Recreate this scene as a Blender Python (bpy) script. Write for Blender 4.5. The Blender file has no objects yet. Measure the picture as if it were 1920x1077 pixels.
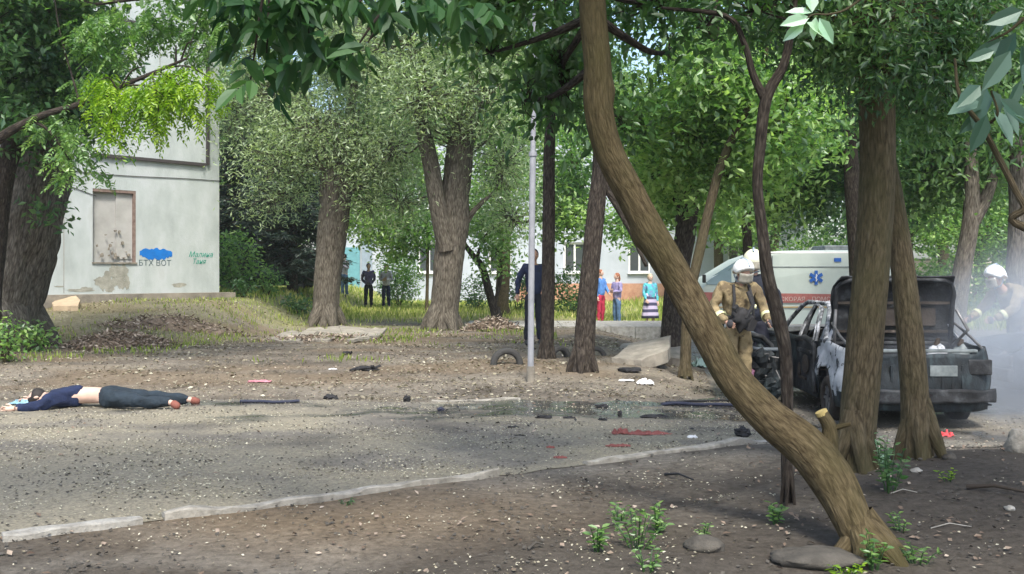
import bpy, bmesh, math, random
import numpy as np
from mathutils import Vector, Matrix, Euler, noise as mnoise

random.seed(7)
rng = np.random.default_rng(7)
R = math.radians
scene = bpy.context.scene
col = scene.collection

# ------------------------------------------------------------------ camera, sky, sun, exposure
F = 1900.0; CX = 960.0; HY = 515.0; CAMZ = 1.5
cd = bpy.data.cameras.new('camera'); cam = bpy.data.objects.new('camera', cd); col.objects.link(cam)
cam.location = (0, 0, CAMZ); cam.rotation_euler = (R(90), 0, 0)
cd.sensor_width = 36; cd.lens = 36 * F / 1920; cd.shift_y = -(1077 / 2 - HY) / 1920
cd.clip_start = 0.05; cd.clip_end = 2000
scene.camera = cam
SUN_EL, SUN_AZ = R(55), R(172)          # azimuth measured from +Y towards +X
w = bpy.data.worlds.new('World'); scene.world = w; w.use_nodes = True
nt = w.node_tree; bg = nt.nodes['Background']
sky = nt.nodes.new('ShaderNodeTexSky'); sky.sky_type = 'NISHITA'; sky.sun_disc = False
sky.sun_elevation = SUN_EL; sky.sun_rotation = SUN_AZ
sky.air_density = 1.0; sky.dust_density = 3.0; sky.ozone_density = 1.0
nt.links.new(sky.outputs[0], bg.inputs[0]); bg.inputs[1].default_value = 0.15
sd = bpy.data.lights.new('sun', 'SUN'); sd.energy = 2.0; sd.angle = R(11); sd.color = (1, 0.95, 0.87)
sun = bpy.data.objects.new('sun', sd); col.objects.link(sun)
sdir = Vector((math.sin(SUN_AZ) * math.cos(SUN_EL), math.cos(SUN_AZ) * math.cos(SUN_EL), math.sin(SUN_EL)))
sun.rotation_euler = sdir.to_track_quat('Z', 'Y').to_euler(); sun.location = sdir * 60
vs = scene.view_settings; vs.view_transform = 'Standard'; vs.look = 'None'; vs.exposure = 1.3; vs.gamma = 1; vs.use_curve_mapping = False
scene.cycles.max_bounces = 8; scene.cycles.diffuse_bounces = 4; scene.cycles.transmission_bounces = 6
scene.cycles.volume_bounces = 1; scene.cycles.volume_step_rate = 2.0; scene.cycles.transparent_max_bounces = 16
scene.cycles.use_denoising = True

# ------------------------------------------------------------------ helpers
def sstep(x, a, b):
    t = np.clip((np.asarray(x, float) - a) / (b - a), 0, 1); return t * t * (3 - 2 * t)
def _h(ix, iy, s):
    n = (ix * 374761393 + iy * 668265263 + s * 1442695041) & 0x7fffffff
    n = (n ^ (n >> 13)) * 1274126177 & 0x7fffffff
    return ((n ^ (n >> 16)) & 0xffff) / 65535.0
def vnoise(x, y, s=0):
    x = np.asarray(x, float); y = np.asarray(y, float)
    ix = np.floor(x).astype(np.int64); iy = np.floor(y).astype(np.int64); fx = x - ix; fy = y - iy
    fx = fx * fx * (3 - 2 * fx); fy = fy * fy * (3 - 2 * fy)
    a = _h(ix, iy, s); b = _h(ix + 1, iy, s); c = _h(ix, iy + 1, s); d = _h(ix + 1, iy + 1, s)
    return (a * (1 - fx) + b * fx) * (1 - fy) + (c * (1 - fx) + d * fx) * fy
def fbm(x, y, s=0, o=4):
    v = 0; a = 0.5
    for k in range(o):
        v = v + a * vnoise(np.asarray(x) * 2 ** k, np.asarray(y) * 2 ** k, s + k * 17); a *= 0.5
    return v
def H(x, Y):
    x = np.asarray(x, float); Y = np.asarray(Y, float)
    t = sstep(x, 1.5, 3.8)
    yard = 0.15 * sstep(Y, 12.6, 16); low = -0.2 * sstep(Y, 8, 10.5)
    h = yard * (1 - t) + low * t
    h = h + 0.35 * sstep(Y, 31, 46) * t
    h = h + 0.7 * sstep(Y, 19.5, 24.5) * (1 - sstep(x, -7.4, -5.4)) * (1 - sstep(Y, 60, 90))
    h = h + 0.22 * np.exp(-(((x - 4.2) / 1.6) ** 2 + ((Y - 6.6) / 1.3) ** 2))
    dl = ((x + .43) * 1.80 - (Y - 5.07) * 2.02) / 2.70; h = h + .045 * sstep(dl, -.12, .12) * (1 - sstep(Y, 7.5, 9)) * (1 - sstep(dl, .6, 1.6))
    h = h + (fbm(x * 0.7, Y * 0.7, 3) - 0.5) * 0.07 + (fbm(x * 4, Y * 4, 9, 3) - 0.45) * 0.03 * (1 - sstep(Y, 25, 40))
    return h
def hz(x, Y): return float(H(x, Y))
def W(px, py, Y): return Vector(((px - CX) / F * Y, Y, CAMZ - (py - HY) / F * Y))
def G(px, py, lift=0):
    """the point of the ground seen at a place of the photograph"""
    Y = 2.0
    while Y < 120:
        x = (px - CX) / F * Y
        if CAMZ - (py - HY) / F * Y <= hz(x, Y): break
        Y *= 1.004
    x = (px - CX) / F * Y
    return Vector((x, Y, hz(x, Y) + lift))

def link(o, parent=None):
    col.objects.link(o)
    if parent: o.parent = parent
    return o
def tag(o, label=None, cat=None, group=None, kind=None):
    if label: o['label'] = label
    if cat: o['category'] = cat
    if group: o['group'] = group
    if kind: o['kind'] = kind
    return o
def thing(name, label, cat, loc=(0, 0, 0), rz=0, group=None):
    o = bpy.data.objects.new(name, None); o.empty_display_size = 0.2
    o.location = loc; o.rotation_euler = (0, 0, rz); col.objects.link(o)
    return tag(o, label, cat, group)

def npmesh(name, V, Fc, mat, parent=None, smooth=False, tint=None, uv=None):
    """V (n,3); Fc (m,k) array, or list of such arrays"""
    V = np.asarray(V, np.float32)
    if not isinstance(Fc, list): Fc = [Fc]
    me = bpy.data.meshes.new(name)
    me.vertices.add(len(V)); me.vertices.foreach_set('co', V.ravel())
    loops = np.concatenate([f.ravel() for f in Fc]).astype(np.int32)
    tot = np.concatenate([np.full(len(f), f.shape[1]) for f in Fc])
    st = np.concatenate([[0], np.cumsum(tot)[:-1]]).astype(np.int32)
    me.loops.add(len(loops)); me.loops.foreach_set('vertex_index', loops)
    me.polygons.add(len(tot)); me.polygons.foreach_set('loop_start', st)
    me.polygons.foreach_set('use_smooth', np.full(len(tot), smooth))
    if tint is not None:
        for k, v in tint.items():
            dom = 'FACE' if len(v) == len(tot) else 'POINT'
            at = me.attributes.new(k, 'FLOAT', dom); at.data.foreach_set('value', np.asarray(v, np.float32))
    if uv is not None:
        ul = me.uv_layers.new(name='UVMap'); ul.data.foreach_set('uv', np.asarray(uv, np.float32).ravel())
    me.update(calc_edges=True); me.validate()
    if mat is not None: me.materials.append(mat)
    return link(bpy.data.objects.new(name, me), parent)

class MB:
    """collects shapes into ONE mesh"""
    def __init__(s): s.v = []; s.f = []; s.m = []; s.sm = []; s.cur = 0
    def add(s, vs_, fs, smooth=False):
        b = len(s.v); s.v += [tuple(p) for p in vs_]
        for f in fs: s.f.append(tuple(b + i for i in f)); s.m.append(s.cur); s.sm.append(smooth)
        return s
    def box(s, c, d, rot=None, jit=0):
        x, y, z = d[0] / 2, d[1] / 2, d[2] / 2
        M = Euler(rot).to_matrix() if rot else Matrix.Identity(3)
        P = []
        for k in range(8):
            p = Vector((x if k & 1 else -x, y if k & 2 else -y, z if k & 4 else -z))
            if jit: p += Vector([random.uniform(-jit, jit) for _ in range(3)])
            P.append(M @ p + Vector(c))
        return s.add(P, [(0, 2, 3, 1), (4, 5, 7, 6), (0, 1, 5, 4), (2, 6, 7, 3), (0, 4, 6, 2), (1, 3, 7, 5)])
    def tube(s, pts, rad, n=8, cap=True, smooth=True):
        pts = [Vector(p) for p in pts]; rs = rad if isinstance(rad, (list, tuple)) else [rad] * len(pts)
        P = []; Fs = []; up = Vector((0.13, 0.21, 0.97)); u = None
        for i, p in enumerate(pts):
            t = (pts[min(i + 1, len(pts) - 1)] - pts[max(i - 1, 0)]).normalized()
            u = (up.cross(t) if u is None else u - t * u.dot(t))
            if u.length < 1e-4: u = Vector((1, 0, 0)).cross(t)
            u.normalize(); v = t.cross(u)
            for k in range(n):
                a = 2 * math.pi * k / n; P.append(p + (u * math.cos(a) + v * math.sin(a)) * rs[i])
        for i in range(len(pts) - 1):
            for k in range(n):
                a = i * n + k; b = i * n + (k + 1) % n; Fs.append((a, b, b + n, a + n))
        s.add(P, Fs, smooth)
        if cap:
            s.add(P[:n], [tuple(range(n))[::-1]]); s.add(P[-n:], [tuple(range(n))])
        return s
    def ell(s, c, r, nu=14, nv=9, rot=None, fn=None):
        M = Euler(rot).to_matrix() if rot else Matrix.Identity(3)
        P = []; Fs = []
        for j in range(nv + 1):
            th = math.pi * j / nv
            for i in range(nu):
                a = 2 * math.pi * i / nu
                p = Vector((math.sin(th) * math.cos(a), math.sin(th) * math.sin(a), math.cos(th)))
                if fn: p = fn(p)
                p = Vector((p.x * r[0], p.y * r[1], p.z * r[2])); P.append(M @ p + Vector(c))
        for j in range(nv):
            for i in range(nu):
                a = j * nu + i; b = j * nu + (i + 1) % nu; Fs.append((a, b, b + nu, a + nu)[::-1])
        return s.add(P, Fs, True)
    def prism(s, poly, y0, y1, axis='y'):
        """polygon in (a,b), extruded between y0 and y1 along axis"""
        mk = {'y': lambda a, b, t: (a, t, b), 'x': lambda a, b, t: (t, a, b), 'z': lambda a, b, t: (a, b, t)}[axis]
        n = len(poly); P = [mk(a, b, y0) for a, b in poly] + [mk(a, b, y1) for a, b in poly]
        return s.add(P, [tuple(range(n)), tuple(range(n, 2 * n))[::-1]] + [(i, i + n, (i + 1) % n + n, (i + 1) % n) for i in range(n)])
    def grid(s, fn, nu, nv, smooth=True, flip=False):
        P = [fn(i / nu, j / nv) for j in range(nv + 1) for i in range(nu + 1)]
        Fs = []
        for j in range(nv):
            for i in range(nu):
                a = j * (nu + 1) + i; q = (a, a + 1, a + nu + 2, a + nu + 1); Fs.append(q[::-1] if flip else q)
        return s.add(P, Fs, smooth)
    def build(s, name, mats, parent=None, bevel=0, fix=True, solid=0):
        me = bpy.data.meshes.new(name); me.from_pydata(s.v, [], s.f)
        for m_ in (mats if isinstance(mats, (list, tuple)) else [mats]): me.materials.append(m_)
        me.polygons.foreach_set('material_index', s.m); me.polygons.foreach_set('use_smooth', s.sm)
        if fix:
            bm = bmesh.new(); bm.from_mesh(me); bmesh.ops.recalc_face_normals(bm, faces=bm.faces); bm.to_mesh(me); bm.free()
        me.update(); o = link(bpy.data.objects.new(name, me), parent)
        if solid:
            md = o.modifiers.new('s', 'SOLIDIFY'); md.thickness = solid; md.offset = 0
        if bevel:
            md = o.modifiers.new('b', 'BEVEL'); md.width = bevel; md.segments = 2; md.limit_method = 'ANGLE'; md.angle_limit = R(40)
        return o

# ------------------------------------------------------------------ materials
def newmat(name):
    m = bpy.data.materials.new(name); m.use_nodes = True; n = m.node_tree
    for x in list(n.nodes): n.nodes.remove(x)
    out = n.nodes.new('ShaderNodeOutputMaterial'); return m, n, out
def N(n, typ, **kw):
    x = n.nodes.new(typ)
    for k, v in kw.items():
        if k in x.inputs: x.inputs[k].default_value = v
        else: setattr(x, k, v)
    return x
def rgb(c): return (c[0], c[1], c[2], 1)
def ramp(n, stops, interp='LINEAR'):
    r = n.nodes.new('ShaderNodeValToRGB'); cr = r.color_ramp; cr.interpolation = interp
    while len(cr.elements) > 1: cr.elements.remove(cr.elements[-1])
    cr.elements[0].position = stops[0][0]; cr.elements[0].color = rgb(stops[0][1])
    for p, c in stops[1:]:
        e = cr.elements.new(p); e.color = rgb(c)
    return r
def mat(name, stops, scale=3.0, rough=0.8, bump=0.0, bscale=None, metal=0.0, detail=8, spec=0.4, stretch=(1, 1, 1), spots=None):
    """noise-mottled surface; stops = colour or ramp stops; spots = (scale, threshold, colour)"""
    m, n, out = newmat(name); L = n.links
    b = N(n, 'ShaderNodeBsdfPrincipled', Roughness=rough, Metallic=metal); b.inputs['Specular IOR Level'].default_value = spec
    L.new(b.outputs[0], out.inputs[0])
    tc = N(n, 'ShaderNodeTexCoord'); mp = N(n, 'ShaderNodeMapping'); mp.inputs['Scale'].default_value = stretch
    L.new(tc.outputs['Object'], mp.inputs[0])
    if not isinstance(stops, list):
        c = stops; stops = [(0.25, tuple(x * 0.8 for x in c)), (0.75, tuple(min(1, x * 1.15) for x in c))]
    nz = N(n, 'ShaderNodeTexNoise', Scale=scale, Detail=detail, Roughness=0.6); L.new(mp.outputs[0], nz.inputs['Vector'])
    rp = ramp(n, stops); L.new(nz.outputs[0], rp.inputs[0]); cs = rp.outputs[0]
    if spots:
        n2 = N(n, 'ShaderNodeTexNoise', Scale=spots[0], Detail=5, Roughness=0.7); L.new(mp.outputs[0], n2.inputs['Vector'])
        r2 = ramp(n, [(spots[1], (0, 0, 0)), (spots[1] + 0.06, (1, 1, 1))]); L.new(n2.outputs[0], r2.inputs[0])
        mx = N(n, 'ShaderNodeMix', data_type='RGBA'); L.new(r2.outputs[0], mx.inputs[0]); L.new(cs, mx.inputs[6]); mx.inputs[7].default_value = rgb(spots[2]); cs = mx.outputs[2]
    L.new(cs, b.inputs['Base Color'])
    if bump:
        n3 = N(n, 'ShaderNodeTexNoise', Scale=bscale or scale * 6, Detail=6, Roughness=0.65); L.new(mp.outputs[0], n3.inputs['Vector'])
        bp = N(n, 'ShaderNodeBump', Strength=bump, Distance=0.02); L.new(n3.outputs[0], bp.inputs['Height']); L.new(bp.outputs[0], b.inputs['Normal'])
    return m
def leafmat(name, dark, mid, light, trans=0.4, gloss=0.05, tcol=1.25):
    m, n, out = newmat(name); L = n.links
    at = N(n, 'ShaderNodeAttribute', attribute_name='tint')
    rp = ramp(n, [(0.0, dark), (0.5, mid), (1.0, light)]); L.new(at.outputs['Fac'], rp.inputs[0])
    d = N(n, 'ShaderNodeBsdfDiffuse'); t = N(n, 'ShaderNodeBsdfTranslucent'); L.new(rp.outputs[0], d.inputs[0])
    mc = N(n, 'ShaderNodeMix', data_type='RGBA', blend_type='MULTIPLY'); mc.inputs[0].default_value = 1
    L.new(rp.outputs[0], mc.inputs[6]); mc.inputs[7].default_value = (1.15 * tcol, 1.25 * tcol, 0.65 * tcol, 1); L.new(mc.outputs[2], t.inputs[0])
    mx = N(n, 'ShaderNodeMixShader', Fac=trans) ; L.new(d.outputs[0], mx.inputs[1]); L.new(t.outputs[0], mx.inputs[2])
    g = N(n, 'ShaderNodeBsdfGlossy', Roughness=0.42); g.inputs[0].default_value = (0.9, 1, 0.95, 1)
    m2 = N(n, 'ShaderNodeMixShader', Fac=gloss); L.new(mx.outputs[0], m2.inputs[1]); L.new(g.outputs[0], m2.inputs[2])
    L.new(m2.outputs[0], out.inputs[0]); return m
def barkmat(name, dark, mid, light, moss=None, us=9, vsx=1.6, bump=0.9):
    m, n, out = newmat(name); L = n.links
    b = N(n, 'ShaderNodeBsdfPrincipled', Roughness=0.92); b.inputs['Specular IOR Level'].default_value = 0.15; L.new(b.outputs[0], out.inputs[0])
    tc = N(n, 'ShaderNodeTexCoord'); mp = N(n, 'ShaderNodeMapping'); mp.inputs['Scale'].default_value = (us, vsx, 1); L.new(tc.outputs['UV'], mp.inputs[0])
    vz = N(n, 'ShaderNodeTexNoise', Scale=2.2, Detail=9, Roughness=0.68, Distortion=0.35); L.new(mp.outputs[0], vz.inputs['Vector'])
    vo = N(n, 'ShaderNodeTexVoronoi', Scale=2.6, feature='DISTANCE_TO_EDGE'); L.new(mp.outputs[0], vo.inputs['Vector'])
    ml = N(n, 'ShaderNodeMath', operation='MULTIPLY_ADD'); L.new(vo.outputs['Distance'], ml.inputs[0]); ml.inputs[1].default_value = 0.55; L.new(vz.outputs[0], ml.inputs[2])
    rp = ramp(n, [(0.36, dark), (0.56, mid), (0.8, light)]); L.new(ml.outputs[0], rp.inputs[0]); cs = rp.outputs[0]
    big = N(n, 'ShaderNodeTexNoise', Scale=1.7, Detail=5); L.new(tc.outputs['Object'], big.inputs['Vector'])
    if moss:
        r2 = ramp(n, [(0.42, (0, 0, 0)), (0.66, (0.75, 0.75, 0.75))]); L.new(big.outputs[0], r2.inputs[0])
        mx = N(n, 'ShaderNodeMix', data_type='RGBA'); L.new(r2.outputs[0], mx.inputs[0]); L.new(cs, mx.inputs[6]); mx.inputs[7].default_value = rgb(moss); cs = mx.outputs[2]
    L.new(cs, b.inputs['Base Color'])
    bp = N(n, 'ShaderNodeBump', Strength=bump, Distance=0.03); L.new(ml.outputs[0], bp.inputs['Height']); L.new(bp.outputs[0], b.inputs['Normal'])
    return m
def groundmat():
    m, n, out = newmat('soil'); L = n.links
    b = N(n, 'ShaderNodeBsdfPrincipled', Roughness=0.95); b.inputs['Specular IOR Level'].default_value = 0.15; L.new(b.outputs[0], out.inputs[0])
    tc = N(n, 'ShaderNodeTexCoord')
    a = N(n, 'ShaderNodeTexNoise', Scale=1.5, Detail=12, Roughness=0.68); f = N(n, 'ShaderNodeTexNoise', Scale=16, Detail=10, Roughness=0.78); L.new(tc.outputs['Object'], a.inputs[0]); L.new(tc.outputs['Object'], f.inputs[0])
    r1 = ramp(n, [(0.3, (0.085, 0.073, 0.059)), (0.5, (0.155, 0.137, 0.112)), (0.7, (0.25, 0.225, 0.185))]); L.new(a.outputs[0], r1.inputs[0])
    r2 = ramp(n, [(0.3, (0.35, 0.33, 0.31)), (0.55, (1, 1, 1)), (0.78, (1.7, 1.65, 1.6))]); L.new(f.outputs[0], r2.inputs[0])
    mu = N(n, 'ShaderNodeMix', data_type='RGBA', blend_type='MULTIPLY'); mu.inputs[0].default_value = 1; L.new(r1.outputs[0], mu.inputs[6]); L.new(r2.outputs[0], mu.inputs[7])
    cs = mu.outputs[2]
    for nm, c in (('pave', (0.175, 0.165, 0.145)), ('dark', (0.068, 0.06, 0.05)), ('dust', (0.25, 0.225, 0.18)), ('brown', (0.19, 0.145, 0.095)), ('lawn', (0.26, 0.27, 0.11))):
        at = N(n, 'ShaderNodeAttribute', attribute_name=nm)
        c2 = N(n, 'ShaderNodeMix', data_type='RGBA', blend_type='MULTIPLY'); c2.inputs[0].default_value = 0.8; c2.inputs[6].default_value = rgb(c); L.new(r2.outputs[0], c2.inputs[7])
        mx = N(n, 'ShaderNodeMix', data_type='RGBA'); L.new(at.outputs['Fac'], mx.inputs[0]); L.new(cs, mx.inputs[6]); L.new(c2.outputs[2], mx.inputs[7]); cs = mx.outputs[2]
    L.new(cs, b.inputs['Base Color'])
    bp = N(n, 'ShaderNodeBump', Strength=0.8, Distance=0.03); L.new(f.outputs[0], bp.inputs['Height']); L.new(bp.outputs[0], b.inputs['Normal'])
    return m
def roadmat():
    m, n, out = newmat('asphalt'); L = n.links
    b = N(n, 'ShaderNodeBsdfPrincipled'); L.new(b.outputs[0], out.inputs[0]); b.inputs['Specular IOR Level'].default_value = 0.4
    tc = N(n, 'ShaderNodeTexCoord')
    a = N(n, 'ShaderNodeTexNoise', Scale=0.8, Detail=9, Roughness=0.6); f = N(n, 'ShaderNodeTexNoise', Scale=38, Detail=7, Roughness=0.75); L.new(tc.outputs['Object'], a.inputs[0]); L.new(tc.outputs['Object'], f.inputs[0])
    r1 = ramp(n, [(0.32, (0.09, 0.083, 0.07)), (0.52, (0.165, 0.152, 0.126)), (0.7, (0.26, 0.238, 0.185))]); L.new(a.outputs[0], r1.inputs[0])
    r2 = ramp(n, [(0.32, (0.45, 0.45, 0.46)), (0.55, (1, 1, 1)), (0.75, (1.6, 1.6, 1.55))]); L.new(f.outputs[0], r2.inputs[0])
    mu = N(n, 'ShaderNodeMix', data_type='RGBA', blend_type='MULTIPLY'); mu.inputs[0].default_value = 1; L.new(r1.outputs[0], mu.inputs[6]); L.new(r2.outputs[0], mu.inputs[7])
    at = N(n, 'ShaderNodeAttribute', attribute_name='dust')
    mx = N(n, 'ShaderNodeMix', data_type='RGBA'); L.new(at.outputs['Fac'], mx.inputs[0]); L.new(mu.outputs[2], mx.inputs[6])
    c2 = N(n, 'ShaderNodeMix', data_type='RGBA', blend_type='MULTIPLY'); c2.inputs[0].default_value = 1; c2.inputs[6].default_value = (0.26, 0.236, 0.172, 1); L.new(r2.outputs[0], c2.inputs[7]); L.new(c2.outputs[2], mx.inputs[7])
    aw = N(n, 'ShaderNodeAttribute', attribute_name='wet')
    m3 = N(n, 'ShaderNodeMix', data_type='RGBA', blend_type='MULTIPLY'); L.new(aw.outputs['Fac'], m3.inputs[0]); L.new(mx.outputs[2], m3.inputs[6]); m3.inputs[7].default_value = (0.38, 0.41, 0.46, 1)
    L.new(m3.outputs[2], b.inputs['Base Color'])
    rr = N(n, 'ShaderNodeMapRange'); L.new(aw.outputs['Fac'], rr.inputs[0]); rr.inputs[3].default_value = 0.9; rr.inputs[4].default_value = 0.2; L.new(rr.outputs[0], b.inputs['Roughness'])
    bs = N(n, 'ShaderNodeMapRange'); L.new(aw.outputs['Fac'], bs.inputs[0]); bs.inputs[3].default_value = 0.6; bs.inputs[4].default_value = 0.03
    bp = N(n, 'ShaderNodeBump', Distance=0.02); L.new(bs.outputs[0], bp.inputs['Strength']); L.new(f.outputs[0], bp.inputs['Height']); L.new(bp.outputs[0], b.inputs['Normal'])
    return m

M = {}
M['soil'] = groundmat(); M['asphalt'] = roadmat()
M['bark_olive'] = barkmat('bark_olive', (0.028, 0.020, 0.011), (0.078, 0.060, 0.032), (0.135, 0.107, 0.062), moss=(0.062, 0.056, 0.023), us=20, vsx=4.0, bump=.65)
M['bark_dark'] = barkmat('bark_dark', (0.012, 0.010, 0.009), (0.045, 0.037, 0.030), (0.10, 0.085, 0.07), us=15, vsx=3.5)
M['bark_brown'] = barkmat('bark_brown', (0.030, 0.024, 0.014), (0.082, 0.066, 0.040), (0.145, 0.12, 0.078), moss=(0.07, 0.066, 0.032), us=20, vsx=3.6, bump=.65)
M['bark_grey'] = barkmat('bark_grey', (0.028, 0.024, 0.018), (0.11, 0.097, 0.078), (0.22, 0.20, 0.165), us=13, vsx=2.2, bump=1.0)
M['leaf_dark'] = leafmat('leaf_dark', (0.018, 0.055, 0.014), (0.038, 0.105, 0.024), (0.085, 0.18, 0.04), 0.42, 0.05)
M['leaf_shade'] = leafmat('leaf_shade', (0.012, 0.042, 0.014), (0.024, 0.078, 0.022), (0.06, 0.14, 0.04), 0.4, 0.035)  # darker leaf copy, canopy shade put into its colour
M['leaf_deep'] = leafmat('leaf_deep', (0.008, 0.03, 0.012), (0.017, 0.06, 0.02), (0.04, 0.11, 0.035), 0.4, 0.02)  # lowered further, deeper canopy shade in the colour
M['leaf_mid'] = leafmat('leaf_mid', (0.022, 0.065, 0.024), (0.06, 0.145, 0.048), (0.17, 0.29, 0.10), 0.46, 0.05)
M['leaf_bright'] = leafmat('leaf_bright', (0.045, 0.11, 0.03), (0.13, 0.26, 0.07), (0.33, 0.48, 0.16), 0.52, 0.05)
M['leaf_lime'] = leafmat('leaf_lime', (0.07, 0.15, 0.012), (0.17, 0.31, 0.012), (0.33, 0.46, 0.03), 0.5, 0.03)
M['leaf_willow'] = leafmat('leaf_willow', (0.08, 0.13, 0.06), (0.20, 0.28, 0.15), (0.44, 0.53, 0.34), 0.48, 0.06)
M['leaf_blue'] = leafmat('leaf_blue', (0.03, 0.075, 0.05), (0.055, 0.12, 0.085), (0.13, 0.22, 0.17), 0.3, 0.05)
M['leaf_pale'] = leafmat('leaf_pale', (0.2, 0.38, 0.24), (0.3, 0.5, 0.33), (0.45, 0.62, 0.45), 0.45, 0.12)
M['needle'] = leafmat('needle', (0.010, 0.022, 0.016), (0.022, 0.042, 0.030), (0.06, 0.085, 0.06), 0.15, 0.04)
M['grass'] = leafmat('grass', (0.11, 0.17, 0.03), (0.30, 0.37, 0.08), (0.62, 0.56, 0.28), 0.45, 0.02)
M['litter'] = leafmat('litter', (0.09, 0.07, 0.045), (0.26, 0.235, 0.17), (0.56, 0.54, 0.43), 0.1, 0.02)
M['twigbits'] = leafmat('twigbits', (0.08, 0.055, 0.04), (0.22, 0.17, 0.13), (0.45, 0.39, 0.32), 0.0, 0.02)
M['charred_bits'] = leafmat('charred_bits', (0.01, 0.01, 0.012), (0.03, 0.03, 0.032), (0.08, 0.075, 0.07), 0, .03)
M['cutwood'] = mat('cutwood', (0.42, 0.33, 0.13), 20, 0.8)

# ------------------------------------------------------------------ ground
KX = [-40, -9, -6, -2.83, -1.5, 0.0, 0.9, 2.22, 4.0, 7.5, 12, 40]
KY = [-6, 2.3, 4.0, 5.75, 6.65, 7.62, 8.25, 9.1, 9.55, 9.7, 9.8, 10]
def near_edge(x): return np.interp(x, KX, KY)
def build_ground():
    nu, nv = 340, 420
    u = np.linspace(-1.15, 1.15, nu + 1); k = np.linspace(0, 1, nv + 1)
    Y = -2 + 12 * (np.exp(k * math.log(18)) - 1)
    UU, YY = np.meshgrid(u, Y); X = UU * (YY + 9); Z = H(X, YY)
    V = np.stack([X, YY, Z], -1).reshape(-1, 3)
    i = np.arange(nu); j = np.arange(nv); I, J = np.meshgrid(i, j); a = (J * (nu + 1) + I).ravel()
    Fc = np.stack([a, a + 1, a + nu + 2, a + nu + 1], 1)
    x, y = V[:, 0], V[:, 1]; ang = x / np.maximum(y, 1)
    nz = fbm(x * 0.8, y * 0.8, 31) - 0.47
    lawn = sstep(y + nz * 9, 25, 29) * (1 - sstep(ang, 0.17, 0.26)) * (0.72 + nz)
    lawn = np.maximum(lawn, sstep(y + nz * 6, 18.6, 20.5) * (1 - sstep(x + nz * 5, -6.8, -5.2)) * 0.25)
    lawn = np.maximum(lawn, sstep(y, 30, 40) * 0.9)
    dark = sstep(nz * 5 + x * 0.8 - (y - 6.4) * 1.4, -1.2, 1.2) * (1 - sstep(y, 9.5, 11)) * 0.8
    dust = sstep(fbm(x * 0.5, y * 1.4, 77), 0.42, 0.66) * sstep(y, 11, 14) * 0.8
    dl = ((x + .43) * 1.80 - (y - 5.07) * 2.02) / 2.70   # distance right of the trodden edge
    dark = np.maximum(dark * 1.1, .95 * np.exp(-((dl + .16) / .16) ** 2) * (y < 8.5)); dark = np.maximum(dark, .8 * sstep(fbm(x * 1.3, y * 1.6, 66), .52, .66) * (y < 10))  # dark soil, plus canopy shade and a shadow band painted into the colour
    brown = np.exp(-((x + 1.3 + 0.0) / 1.5) ** 2 - ((y - 6.35) / 0.8) ** 2) * 0.9
    brown = np.maximum(brown, 0.6 * sstep(fbm(x * .4, y * 1.0, 57), 0.45, 0.6) * sstep(y, 12, 13.5))
    pave = .75 * sstep(-x * .5 + (5.9 - y) + nz * 3, -.2, .6) * (y < 8); pave = np.maximum(pave, .6 * (1 - sstep(np.abs(y - near_edge(x)), .1, .7)) * (x > -.4) * (x < 3.5))
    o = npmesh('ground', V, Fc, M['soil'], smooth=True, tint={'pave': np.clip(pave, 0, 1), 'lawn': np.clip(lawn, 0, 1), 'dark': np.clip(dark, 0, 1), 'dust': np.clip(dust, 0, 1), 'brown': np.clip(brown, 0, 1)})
    tag(o, kind='structure')
build_ground()

def far_edge(x): return np.interp(x, [-40, 1.8, 2.6, 3.4, 4.4, 60], [11.9, 12.05, 13.0, 18, 31.5, 31.5])
def build_road():
    xs = np.concatenate([np.linspace(-14, 9, 300), np.linspace(9.3, 20, 25)]); nv = 90
    T = np.linspace(0, 1, nv + 1); P = []
    X = np.repeat(xs[None], nv + 1, 0)
    n0 = near_edge(xs) + (fbm(xs * 2, xs * 0, 5) - .5) * 0.12; f0 = far_edge(xs) + (fbm(xs * 1.5, xs * 0, 8) - .5) * 0.35
    Y = n0[None] + (f0 - n0)[None] * (T[:, None] ** 1.25)
    Z = H(X, Y) + 0.006
    V = np.stack([X, Y, Z], -1).reshape(-1, 3); nu = len(xs) - 1
    I, J = np.meshgrid(np.arange(nu), np.arange(nv)); a = (J * (nu + 1) + I).ravel()
    Fc = np.stack([a, a + 1, a + nu + 2, a + nu + 1], 1)
    x, y = V[:, 0], V[:, 1]
    dust = sstep(fbm(x * 0.9, y * 1.6, 12), 0.28, 0.55) * (1 - .8 * sstep(y + 0.9 * fbm(x, y, 3) + .25 * x, 10.2, 11.6)) * 0.92
    wet = sstep(fbm(x * 1.1, y * 2.6, 45) + 0.32 * np.exp(-((x - 1.2) / 1.7) ** 2 - ((y - 11.1) / .9) ** 2) + 0.12 * sstep(y, 10.6, 11.6) * sstep(x, -3, 0), 0.56, 0.68) * sstep(y, 9.9, 10.8) * (1 - sstep(x, 6, 8))
    o = npmesh('road', V, Fc, M['asphalt'], smooth=True, tint={'dust': dust, 'wet': np.clip(wet, 0, 1)})
    tag(o, kind='structure')
build_road()

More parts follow.
